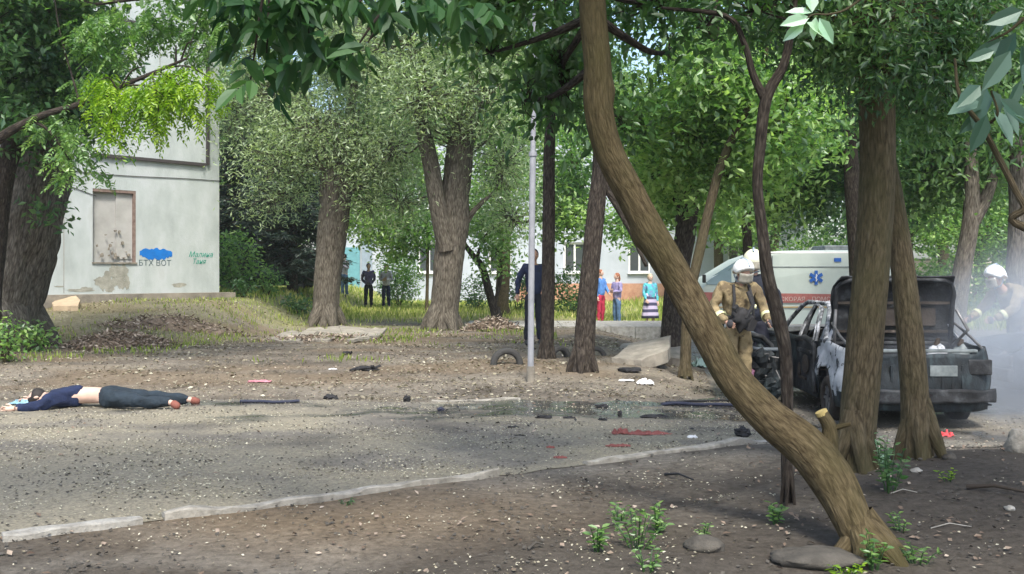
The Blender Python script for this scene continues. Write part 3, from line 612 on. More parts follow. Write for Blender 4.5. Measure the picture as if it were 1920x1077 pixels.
# old tree at the left edge
t, pr = generic('huge rough-barked old tree leaning right in front of the pale house', 18.6, (22, 655),
        [wp(-6, 680, 210, 18.6), wp(-2, 650, 150, 18.6), wp(10, 590, 138, 18.6), wp(28, 510, 136, 18.6), wp(50, 420, 142, 18.6), wp(68, 330, 134, 18.6), wp(88, 250, 96, 18.6), wp(108, 170, 84, 18.6), wp(124, 90, 74, 18.6), wp(132, 10, 64, 18.6), wp(150, -150, 50, 18.6), wp(160, -320, 26, 18.6)],
        [E(60, 90, 90, 60, 17.6, 1, 2300), E(100, 200, 110, 50, 17.2, .8, 1700), E(30, 180, 60, 60, 17.2, .8, 1500), E(60, 20, 160, 60, 17, 1.4, 2600), E(180, 240, 40, 30, 17.3, .4, 300), E(200, 130, 40, 40, 17.3, .5, 450), E(90, 400, 22, 20, 17.6, .2, 110), E(160, 300, 30, 26, 17.4, .3, 160), E(30, 280, 36, 30, 17.3, .3, 200), E(160, -140, 330, 130, 17, 2.5, 3500)],
        M['leaf_mid'], M['bark_grey'], .15, nseg=64, sub=9, rough=.15, per=14, spray=.22, droop=.4, tb=.05, shell=.2)
generic('black trunk standing in for the shadowed left part of the huge old tree', 16.2, (8, 680),
        [wp(-26, 700, 60, 17.2), wp(-22, 660, 44, 17.2), wp(-18, 560, 44, 17.2), wp(-8, 440, 44, 17.2), wp(6, 330, 44, 17.2), wp(24, 250, 38, 17.2), wp(20, 120, 34, 17.2), wp(0, -60, 22, 17.2)],  # dark limb put where the old tree's left part is in shadow
        [E(-20, 40, 110, 120, 15.6, 1.2, 1800), E(20, 220, 60, 22, 15.8, .5, 350), E(0, -200, 260, 140, 16, 2, 2600)],
        M['leaf_mid'], M['bark_dark'], .15, nseg=36, rough=.14, per=14, spray=.22, tb=-.1)
# locust with its lime green hanging bough
def locust():
    t, o = tree_at('slim locust tree whose lime-green bough of feathery leaves hangs before the pale house wall', 15.2, -60, 700)
    pts = rel(t, [wp(-60, 730, 40, 15.2), wp(-58, 690, 32, 15.2), wp(-40, 520, 30, 15.2), wp(-50, 380, 26, 15.2), wp(-20, 280, 22, 15.2), wp(60, 225, 16, 15.0), wp(150, 195, 12, 14.8), wp(220, 165, 10, 14.6), wp(285, 138, 8, 14.5), wp(350, 110, 5, 14.4)])
    wd = Wood(); wd.limb(pts, n=20, sub=8, rough=.08)
    wd.limb(rel(t, [wp(-45, 400, 20, 15.2), wp(-80, 200, 16, 15.2), wp(-60, -40, 9, 15.2)]), n=14)
    tw = []
    for px, py, x2, y2 in ((240, 160, 320, 190), (285, 140, 390, 170), (300, 134, 370, 210), (250, 158, 270, 230), (200, 176, 215, 250), (285, 140, 300, 230), (220, 168, 190, 150), (310, 128, 392, 145), (225, 165, 270, 125), (340, 112, 362, 78), (330, 118, 330, 85)):
        p = wp(px, py, 5, 14.5); q = wp((px + x2) / 2, (py + y2) / 2 - 12, 3.4, 14.4); r = wp(x2, y2, 2, 14.3); wd.limb(rel(t, [p, q, r]), n=5, sub=5, rough=0, cap=False); tw.append((px, py, x2, y2))
    wd.build('trunk', M['bark_dark'], t)
    P = []; D = []
    for px, py, x2, y2 in tw[:8]:
        for k in range(44):
            f = random.uniform(.05, 1.05); c = W(px + (x2 - px) * f, py + (y2 - py) * f - 8 * math.sin(min(1, f) * 3.1), 14.45) + Vector((random.gauss(0, .07), random.gauss(0, .14), random.gauss(0, .05))) - Vector(t.location)
            P.append(c); D.append(Vector((random.gauss(0, .6), random.gauss(0, .6), -.75)))
    P2, D2 = pinnate(np.array(P), np.array(D), 8, .34); leaves('hanging_leaves', P2, .085, M['leaf_lime'], t, .36, D=D2, tint=np.tile(rng.uniform(.2, .9, len(P)), 17))
    P = []
    for (px, py, rx, ry, n) in ((230, 40, 90, 26, 90), (170, 60, 30, 30, 60), (330, 20, 70, 24, 60), (130, 290, 26, 50, 40), (420, 50, 40, 60, 70), (430, 20, 50, 40, 60), (250, 80, 30, 26, 22), (175, 320, 14, 14, 8), (110, 230, 50, 30, 40), (380, 60, 20, 30, 30), (290, 50, 60, 24, 50), (200, 90, 40, 26, 40), (350, 90, 30, 26, 26), (170, 160, 40, 30, 40)):
        e = E(px, py, rx, ry, 15.0, .4, n); P.append(in_ell(np.array(e[0]) - np.array(t.location), e[1], n, .1))
    P = np.concatenate(P); az = rng.uniform(0, 6.28, len(P)); D = np.stack([np.cos(az), np.sin(az), -rng.uniform(.2, 1.2, len(P))], 1)
    P2, D2 = pinnate(P, D, 7, .3); leaves('crown', P2, .08, M['leaf_bright'], t, .42, D=D2, tint=np.tile(rng.uniform(.1, .9, len(P)), 15))
    crown(t, pts[4:], rele(t, [E(420, -60, 160, 80, 15, 1, 1500), E(100, -120, 260, 120, 15, 1.5, 2200)]), M['leaf_bright'], .14, per=14, spray=.25)
    wd = Wood()
    for a, b in (((-60, -20), (180, 8)), ((180, 8), (440, 12)), ((60, 225), (130, 300))):
        wd.limb(rel(t, [wp(*a, 8, 15), wp((a[0] + b[0]) / 2, (a[1] + b[1]) / 2 - 14, 6, 15), wp(*b, 3, 15)]), n=6, sub=5, cap=False)
    wd.build('branches', M['bark_dark'], t)
locust()
# a tree rooted outside the left edge whose big-leaved bough hangs into the view
def overhang_left():
    t = thing('tree', 'ash-leaved maple whose bough of big dark leaves hangs in at the top, left of centre', 'tree', (-3.4, 3.6, hz(-3.4, 3.6)))
    wd = Wood(); pts = [(0, 0, -.1, .14), (.05, .05, 1.5, .12), (.1, .2, 3.0, .1), (.6, .6, 3.7, .06), (1.4, 1.2, 3.6, .035), (2.2, 1.5, 3.1, .022), (2.9, 1.7, 2.95, .01)]
    wd.limb(pts, n=24, sub=8); wd.limb([(.1, .2, 2.9, .08), (-.2, .5, 4.5, .05), (0, .8, 6, .02)], n=14); wd.build('trunk', M['bark_brown'], t)
    P = []; D = []
    for px, py, rx, ry, n in ((600, -40, 200, 24, 44), (495, 15, 50, 26, 11), (472, 70, 24, 28, 7), (500, 125, 16, 22, 4), (590, 80, 26, 26, 5), (650, 55, 26, 24, 6), (560, 10, 60, 24, 8), (760, -10, 70, 22, 10), (690, 80, 10, 14, 2), (850, 0, 50, 20, 6)):
        for k in range(n):
            c = W(px + random.uniform(-rx, rx), py + random.uniform(-ry, ry), 5.1 + random.uniform(-.4, .4)) - Vector(t.location); P.append(c); D.append(Vector((random.gauss(0, .8), random.gauss(0, .7), -.9)))
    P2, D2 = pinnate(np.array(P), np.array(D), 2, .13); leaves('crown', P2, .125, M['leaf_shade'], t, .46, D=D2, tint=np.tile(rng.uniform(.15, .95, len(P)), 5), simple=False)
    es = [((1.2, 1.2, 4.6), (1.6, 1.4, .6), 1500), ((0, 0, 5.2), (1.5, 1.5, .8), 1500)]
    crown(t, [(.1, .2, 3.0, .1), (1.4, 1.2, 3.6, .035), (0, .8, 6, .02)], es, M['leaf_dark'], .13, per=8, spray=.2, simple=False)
    wd = Wood()
    for x2, y2 in ((470, 170), (500, 120), (600, 150), (655, 130), (730, 60), (640, 50), (540, 40), (690, 100)):
        e = W(x2, y2 - 20, 5.1) - Vector(t.location); a = Vector((1.4, 1.2, 3.6)) if x2 < 600 else Vector((2.2, 1.5, 3.1))
        a = min([Vector(q[:3]) for q in pts[3:]], key=lambda q: (q - e).length); wd.limb([(*a, .012), (*((a + e) / 2 + Vector((0, 0, .08))), .008), (*e, .004)], n=5, sub=5, cap=False)
    wd.build('branches', M['bark_dark'], t)
overhang_left()
def overhang_right():
    t = thing('tree', 'broad-leaved tree whose bluish and pale leafy twigs reach in at the top right', 'tree', (3.7, 3.9, hz(3.7, 3.9)))
    o = Vector(t.location); wd = Wood(); wd.limb([(0, 0, -.1, .1), (0, 0, 1.2, .09), (-.1, .1, 2.2, .07), (-.2, .1, 3.4, .05), (-.3, 0, 5, .02)], n=20)
    b1 = [(0, .02, 1.25, .03)] + [(*(W(px, py, 4.4) - o), w_) for px, py, w_ in ((1960, 440, .02), (1920, 385, .016), (1880, 310, .014), (1842, 240, .012), (1800, 180, .009), (1790, 110, .006))]
    b2 = [(-.1, .1, 2.6, .03)] + [(*(W(px, py, 4.4) - o), w_) for px, py, w_ in ((1990, 20, .014), (1930, 30, .01), (1890, 60, .006), (1850, 80, .003))]
    b3 = [(-.15, .1, 2.9, .03)] + [(*(W(px, py, 3.4) - o), w_) for px, py, w_ in ((1720, -60, .007), (1640, -20, .005), (1590, 16, .0042), (1556, 27, .0036), (1525, 28, .003), (1505, 42, .002))]
    b4 = [(*b1[4][:3], .008)] + [(*(W(px, py, 4.3) - o), w_) for px, py, w_ in ((1870, 215, .006), (1858, 170, .004))]
    for b in (b1, b2, b3, b4): wd.limb(b, n=8, sub=8, rough=.04, cap=False)
    wd.build('trunk', M['bark_brown'], t)
    P = []; D = []
    for px, py, a, d in ((1880, 75, 210, 1), (1905, 60, 250, 1), (1915, 85, 290, 1), (1895, 95, 240, 1), (1865, 95, 200, 1), (1930, 110, 260, 1), (1850, 165, 250, 1), (1862, 170, 285, 1), (1838, 160, 220, 1), (1850, 215, 255, 1), (1862, 205, 300, 1), (1840, 205, 235, 1), (1835, 190, 200, 1), (1875, 185, 320, 1), (1880, 200, 300, 1), (1915, 150, 250, 1), (1918, 20, 200, 1), (1890, 20, 240, 1), (1900, 215, 330, 1)):
        P.append(W(px, py, 4.3 + random.uniform(-.15, .15)) - o); D.append(Vector((math.cos(R(a)), random.uniform(-.4, .4), math.sin(R(a)))).normalized())
    leaves('crown', np.array(P), .15, M['leaf_blue'], t, .46, D=np.array(D), tint=rng.uniform(.2, .9, len(P)), simple=False, face=(0, -1, .4))
    P = []; D = []
    for px, py, a in ((1522, 24, 172), (1518, 33, 195), (1508, 42, 222), (1530, 32, 262), (1536, 34, 300), (1523, 24, 95), (1512, 42, 330)):
        P.append(W(px, py, 3.4) - o); D.append(Vector((math.cos(R(a)), random.uniform(-.2, .2), math.sin(R(a)))).normalized())
    D = np.array(D); Ls = np.array([.105, .07, .09, .07, .075, .04, .035])
    for k in range(len(P)): pass
    leaves('pale_leaves', np.array(P), .09, M['leaf_pale'], t, .46, D=D, tint=rng.uniform(.4, .9, len(P)), simple=False, face=(0, -1, .3), sizevar=.25)
    crown(t, [(-.2, .1, 3.4, .05)], [((-.6, .2, 3.9), (1.5, 1.3, .5), 1200), ((0, .2, 4.8), (1.5, 1.5, .8), 1400)], M['leaf_dark'], .13, per=8, spray=.2, simple=False)
overhang_right()
# trees of the right side, in the smoke
generic('grey forked trunk standing in the smoke above the open boot', 21.5, (1797, 640),
        [wp(1788, 660, 52, 21.5), wp(1792, 600, 42, 21.5), wp(1802, 520, 38, 21.5), wp(1815, 450, 36, 21.5), wp(1822, 390, 34, 21.5), wp(1822, 320, 28, 21.5), wp(1815, 200, 20, 21.5), wp(1820, 40, 12, 21.5)],
        [E(1740, 330, 70, 90, 23, 1.5, 3600), E(1800, 230, 90, 70, 22.5, 1.5, 2800), E(1870, 300, 50, 60, 22, 1.2, 1200), E(1730, 200, 80, 80, 23, 1.5, 2400), E(1830, 80, 170, 110, 22, 2, 4200)],
        M['leaf_mid'], M['bark_grey'], .17, nseg=22, per=16, spray=.3, tb=.15,
        extra=[[wp(1822, 420, 30, 21.5), wp(1845, 380, 26, 21.5), wp(1862, 330, 22, 21.5), wp(1875, 240, 14, 21.5), wp(1890, 120, 8, 21.5)]])
generic('dark trunk at the right edge behind the crouching firefighter', 16.5, (1912, 640),
        [wp(1915, 690, 62, 16.5), wp(1912, 640, 50, 16.5), wp(1908, 520, 46, 16.5), wp(1912, 400, 42, 16.5), wp(1905, 290, 34, 16.5), wp(1890, 180, 24, 16.5), wp(1880, 20, 14, 16.5)],
        [E(1880, 250, 60, 40, 16, .6, 500), E(1880, 130, 90, 80, 16.5, 1, 1800), E(1940, -60, 260, 120, 16, 2, 3500)],
        M['leaf_dark'], M['bark_grey'], .15, nseg=24, per=14, spray=.26, tb=.25)

# spruce
def spruce(label, px, py, Y, h, wd_, n=1, seed=1):
    p = W(px, py, Y); t = thing('spruce', label, 'spruce', (p.x, Y, hz(p.x, Y))); wd = Wood()
    wd.limb([(0, 0, -.1, .2), (0, 0, h * .4, .13), (0, 0, h, .02)], n=14); P = []; D = []
    rs = random.Random(seed); z = 0.9
    while z < h - .2:
        rad = wd_ * (1 - z / h) ** .85 + .15
        for k in range(9):
            a = rs.uniform(0, 6.28); rr = rad * rs.uniform(.7, 1.08); dirv = Vector((math.cos(a), math.sin(a), 0)); z0 = z + rs.uniform(-.12, .12)
            def pt(f): return dirv * rr * f + Vector((0, 0, z0 - .34 * rr * f + .16 * rr * f * f))
            wd.limb([(*pt(0), .035), (*pt(.5), .02), (*pt(1), .008)], n=4, sub=2, rough=0, cap=False)
            side = Vector((-dirv.y, dirv.x, 0))
            for q in range(int(26 * rr / 2) + 6):
                f = rs.uniform(.12, 1.0); s_ = rs.uniform(-1, 1) * .5 * (1.1 - f) * min(rr, 1.6); c = pt(f) + side * s_ + Vector((0, 0, -abs(s_) * .25 + rs.gauss(0, .03)))
                for g in range(6): P.append(c + Vector((rs.gauss(0, .07), rs.gauss(0, .07), rs.gauss(0, .045)))); D.append((dirv * .6 + side * math.copysign(.7, s_) + Vector((rs.gauss(0, .35), rs.gauss(0, .35), rs.gauss(-.25, .25)))).normalized())
        z += .26
    wd.build('trunk', M['bark_dark'], t); leaves('crown', np.array(P), .2, M['needle'], t, .22, D=np.array(D), tint=rng.uniform(.1, .9, len(P)))
spruce('dark blue-green spruce with drooping layered branches beside the pale house', 548, 570, 34, 8.0, 2.4, seed=3)
spruce('second dark spruce tucked close to the corner of the pale house', 462, 570, 36, 8.6, 2.6, seed=9)

# shrubs
def shrub(label, px, py, Y, w_, h_, n, lm, size=.12, per=12):
    p = W(px, py, Y); g = hz(p.x, Y); t = thing('shrub', label, 'shrub', (p.x, Y, g)); wd = Wood(); base = []
    for k in range(7):
        a = k * .9; e = (math.cos(a) * w_ * .35, math.sin(a) * w_ * .3, h_ * .7, .006); wd.limb([(0, 0, -.05, .02), (e[0] * .5, e[1] * .5, h_ * .35, .012), e], n=5, sub=3, cap=False)
    wd.build('stems', M['bark_brown'], t)
    c = in_ell((0, 0, h_ * .52), (w_ / 2, w_ / 2.4, h_ * .5), max(3, n // per), .1); P = (c[:, None, :] + rng.normal(0, size * .9, (len(c), per, 3))).reshape(-1, 3)
    P[:, 2] = np.maximum(P[:, 2], .03); leaves('foliage', P, size, lm, t, .5, .1, tint=np.repeat(rng.uniform(.2, .9, len(c)), per))
shrub('round bright green shrub right behind the two bystanders with crossed arms', 748, 580, 41, 1.9, 2.3, 3600, M['leaf_bright'])
shrub('dark green lilac bush behind the metal post under the white building', 1072, 585, 34, 1.9, 1.7, 1800, M['leaf_mid'])
shrub('small leafy shrub at the foot of the white building, left of the black sapling', 893, 580, 38, 1.4, 1.3, 1000, M['leaf_mid'])
shrub('low green shrub between the brown trunk and the metal post', 972, 588, 36, 1.3, 1.5, 900, M['leaf_mid'])
shrub('bright green sapling bush growing at the corner of the pale house', 440, 560, 30.5, 1.5, 2.0, 1500, M['leaf_bright'], .14)
shrub('green weed clump in front of the spruce', 500, 590, 30, .9, .9, 420, M['leaf_bright'])
shrub('little weed tuft at the house corner', 455, 592, 28.6, .7, .45, 260, M['leaf_mid'])
shrub('ragged weeds left of the pollarded trunk', 560, 600, 29, 1.1, .5, 420, M['leaf_mid'])
shrub('green weeds at the left foot of the huge old tree', 62, 640, 17.8, .7, .5, 320, M['leaf_bright'], .1)
shrub('leafy suckers at the front of the huge old tree', 10, 640, 15.6, .5, .7, 260, M['leaf_bright'], .1)
shrub('low bright bush under the trees behind the ambulance roof', 1520, 540, 46, 4.5, 3.2, 3800, M['leaf_bright'], .2)
shrub('bright bush behind the smoke near the right edge', 1880, 560, 38, 4.0, 3.0, 3000, M['leaf_bright'], .2)
shrub('light green bush beyond the open boot', 1745, 560, 42, 3.0, 2.0, 2000, M['leaf_bright'], .2)
def sprig(label, px, py, n, h_, w_, lm, size=.05):
    size *= .78; h_ *= .85
    g = G(px, py); t = thing('weed', label, 'weed', g); wd = Wood(); P = []; D = []
    for k in range(n):
        a = random.uniform(0, 6.28); e = Vector((math.cos(a) * w_ * random.uniform(.2, 1), math.sin(a) * w_ * random.uniform(.2, 1), h_ * random.uniform(.5, 1)))
        b = Vector((e.x * .3, e.y * .3, -.01)); wd.limb([(*b, .004), (*((b + e) / 2 + Vector((0, 0, .02))), .003), (*e, .0015)], n=4, sub=3, rough=0, cap=False)
        for q in range(7):
            f = .3 + .7 * q / 6; c = b.lerp(e, f); aa = q * 2.4 + k; P.append(c); D.append(Vector((math.cos(aa), math.sin(aa), random.uniform(-.1, .6))).normalized())
    wd.build('stems', M['leaf_bright'], t); leaves('foliage', np.array(P), size, lm, t, .42, D=np.array(D), simple=False)
sprig('tallest bright green weed tuft in front of the bent trunk', 1195, 1030, 11, .24, .16, M['leaf_bright'], .055)
sprig('green seedling tuft left of the tallest weed tuft', 1120, 1035, 6, .17, .1, M['leaf_bright'], .06)
sprig('green seedlings behind the tallest weed tuft', 1165, 985, 8, .14, .13, M['leaf_bright'], .055)
sprig('green seedling tuft with spread leaves up behind the tallest weed tuft', 1232, 998, 7, .18, .1, M['leaf_bright'], .06)
sprig('weed at the lower frame edge just below the tallest tuft', 1215, 1072, 6, .14, .08, M['leaf_bright'], .045)
sprig('small weed beside the foot of the slim crooked sapling', 1452, 985, 7, .15, .08, M['leaf_bright'], .055)
sprig('tiny lone seedling between the flat stone and the sapling', 1318, 1010, 4, .1, .05, M['leaf_bright'], .04)
sprig('weed growing against the foot of the bent trunk', 1636, 1070, 8, .24, .09, M['leaf_bright'], .06)
sprig('leafy green weeds between the bent trunk and the leaning trunk', 1668, 925, 14, .36, .16, M['leaf_mid'], .07)
sprig('pale green weed in front of the leaning trunk base', 1655, 880, 9, .32, .1, M['leaf_pale'], .05)
sprig('yellow-green weed right of the bent trunk foot', 1722, 1060, 7, .16, .12, M['leaf_bright'], .05)
sprig('small weed at the bottom right, right of the bent trunk', 1690, 1000, 5, .13, .08, M['leaf_bright'], .045)
sprig('little weed on the dark soil under the leaning trunk', 1778, 905, 4, .12, .07, M['leaf_lime'], .04)
sprig('weed at the lower frame edge under the grey stone', 1590, 1085, 6, .1, .1, M['leaf_lime'], .05)
sprig('small green tuft on the brown soil by the long kerb', 650, 948, 4, .04, .1, M['leaf_mid'], .03)

# background trees: three kinds, each copied
bg_specs = [('leaf_bright', .21, 16), ('leaf_mid', .22, 17), ('leaf_bright', .2, 15)]
protos = []
for k, (lm, sz, hh) in enumerate(bg_specs):
    t = thing('tree', '-', 'tree', (0, 0, 0), 0, 'tall trees behind the white building'); wd = Wood()
    wd.limb([(0, 0, -.2, .34), (.1, 0, 2, .26), (-.1, .1, 6, .2), (.1, 0, 11, .12), (0, 0, hh - 1, .03)], n=16, sub=5, seed=k); wd.build('trunk', M['bark_brown'], t)
    es = []; r_ = random.Random(40 + k)
    for q in range(17):
        z = r_.uniform(3.6, hh - 1.5); a = r_.uniform(0, 6.28); rad = 3.3 * math.sqrt(max(.15, 1 - ((z - 7.5) / 9) ** 2)) * r_.uniform(.3, 1)
        es.append(((math.cos(a) * rad, math.sin(a) * rad * .8, z), (1.7, 1.5, 1.0 + r_.random() * .5), 1500))
    crown(t, [(0.0, 0, 3, .2), (0, .1, 6, .18), (.1, 0, 9, .14), (0, 0, 12, .08)], es, M[lm], sz, per=23, spray=.38, wood=M['bark_brown'], twig=.012, tb=.05, shell=.2)
    protos.append(t)
def dup(root, loc, rz, sc=1, label=None):
    r = root.copy(); col.objects.link(r); r.location = loc; r.rotation_euler = (0, 0, rz); r.scale = (sc, sc, sc)
    if label: r['label'] = label
    for ch in list(root.children):
        c = ch.copy(); col.objects.link(c); c.parent = r
    return r
spots = [(-13.5, 46, 0, 1.0, 'tall green tree far behind the corner of the pale house'), (-9.5, 60, 1, 1.1, 'tall tree far behind the spruces'), (-6.2, 58, 2, 1.0, 'tall light green tree behind the pollarded trunk and the white building'),
         (-2.4, 61, 0, 1.05, 'tall green tree behind the white building, above the forked trunk'), (1.8, 57, 1, 1.0, 'tall dark green tree behind the white building, above the metal post'), (5.6, 60, 2, 1.05, 'tall tree behind the white building, above the striped-dress woman'),
         (9.6, 47, 0, .85, 'green tree behind the slanting thin tree, left of the ambulance'), (13.0, 50, 1, .95, 'green tree behind the ambulance roof'), (15.6, 40, 2, .85, 'light green tree above the rear of the ambulance'),
         (19.5, 46, 0, .95, 'green tree in the distance above the open boot'), (23, 50, 1, 1.0, 'tall tree in the distance near the right edge'), (19.3, 37, 2, .8, 'light green tree in the smoke near the right edge'), (28, 56, 0, 1.05, 'tall tree beyond the right edge of the wall')]
for i, (x, y, k, sc, lb) in enumerate(spots):
    loc = (x, y, hz(x, y)); 
    if k in [s[2] for s in spots[:i]]: dup(protos[k], loc, i * 1.3, sc, lb)
    else: protos[k].location = loc; protos[k].rotation_euler = (0, 0, i * 1.3); protos[k].scale = (sc,) * 3; protos[k]['label'] = lb
# the mass of woods behind them
def woods():
    P = []; T = []
    for k in range(380):
        x = random.uniform(-34, 44); y = random.uniform(66, 76) ; z = random.uniform(.5, 13) ; r_ = random.uniform(1.0, 2.0); P.append(in_ell((x, y, z), (r_ * 1.3, r_ * .8, r_), 110, .4)); T.append(np.full(110, random.uniform(.05, .95)))
    o = leaves('far_woods', np.concatenate(P), .5, M['leaf_mid'], None, .6, tint=np.concatenate(T)); tag(o, 'dense green wood closing the view behind all the trees', 'wood', kind='stuff')
woods()

# ------------------------------------------------------------------ materials of the built things
M['plaster'] = mat('plaster', [(0.3, (0.315, 0.355, 0.345)), (0.5, (0.40, 0.445, 0.435)), (0.62, (0.45, 0.49, 0.49)), (0.8, (0.375, 0.40, 0.375))], 1.6, 0.9, 0.35, 26, stretch=(1, 1, .5), spots=(3.1, 0.66, (0.33, 0.34, 0.29)))
M['plaster_grey'] = mat('plaster_grey', [(0.3, (0.31, 0.31, 0.29)), (0.7, (0.42, 0.42, 0.40))], 2.5, 0.9, 0.25, 30, spots=(7, 0.68, (0.2, 0.2, 0.19)))
M['plinth'] = mat('plinth', [(0.3, (0.13, 0.12, 0.10)), (0.7, (0.30, 0.27, 0.22))], 3, 0.95, 0.8, 20)
M['redbrick'] = mat('redbrick', [(0.3, (0.33, 0.16, 0.10)), (0.7, (0.5, 0.30, 0.20))], 5, 0.9, 0.3)
M['white_wall'] = mat('white_wall', [(0.3, (0.33, 0.37, 0.41)), (0.7, (0.46, 0.50, 0.55))], .7, 0.9, 0.1)
M['pink_wall'] = mat('pink_wall', [(0.3, (0.6, 0.5, 0.42)), (0.7, (0.75, 0.66, 0.58))], .9, 0.9)
M['white'] = mat('white', (0.75, 0.75, 0.74), 5, 0.5)
M['glass_dark'] = mat('glass_dark', (0.05, 0.06, 0.065), 3, 0.12, spec=0.8)
M['cable'] = mat('cable', (0.05, 0.045, 0.045), 8, 0.7)
M['rust'] = mat('rust', [(0.3, (0.12, 0.08, 0.065)), (0.7, (0.25, 0.19, 0.16))], 9, 0.85)
M['paint_blue'] = mat('paint_blue', (0.005, 0.15, 0.50), 6, 0.7)
M['paint_black'] = mat('paint_black', (0.09, 0.13, 0.14), 20, 0.8)
M['paint_green'] = mat('paint_green', (0.05, 0.30, 0.22), 14, 0.8)
M['turquoise'] = mat('turquoise', (0.12, 0.30, 0.34), 4, 0.7)
M['bluegrey'] = mat('bluegrey', (0.24, 0.30, 0.36), 4, 0.7)
def text(name, body, size, loc, rot, m, parent, shear=0.0, ext=.002, sx=1, align='CENTER'):
    cu = bpy.data.curves.new(name, 'FONT'); cu.body = body; cu.size = size; cu.extrude = ext; cu.align_x = align; cu.align_y = 'CENTER'; cu.shear = shear; cu.resolution_u = 3
    o = bpy.data.objects.new(name, cu); col.objects.link(o)
    me = bpy.data.meshes.new_from_object(o.evaluated_get(bpy.context.evaluated_depsgraph_get())); bpy.data.objects.remove(o)
    me.materials.clear(); me.materials.append(m); o = link(bpy.data.objects.new(name, me), parent); o.location = loc; o.rotation_euler = rot; o.scale = (sx, 1, 1); return o

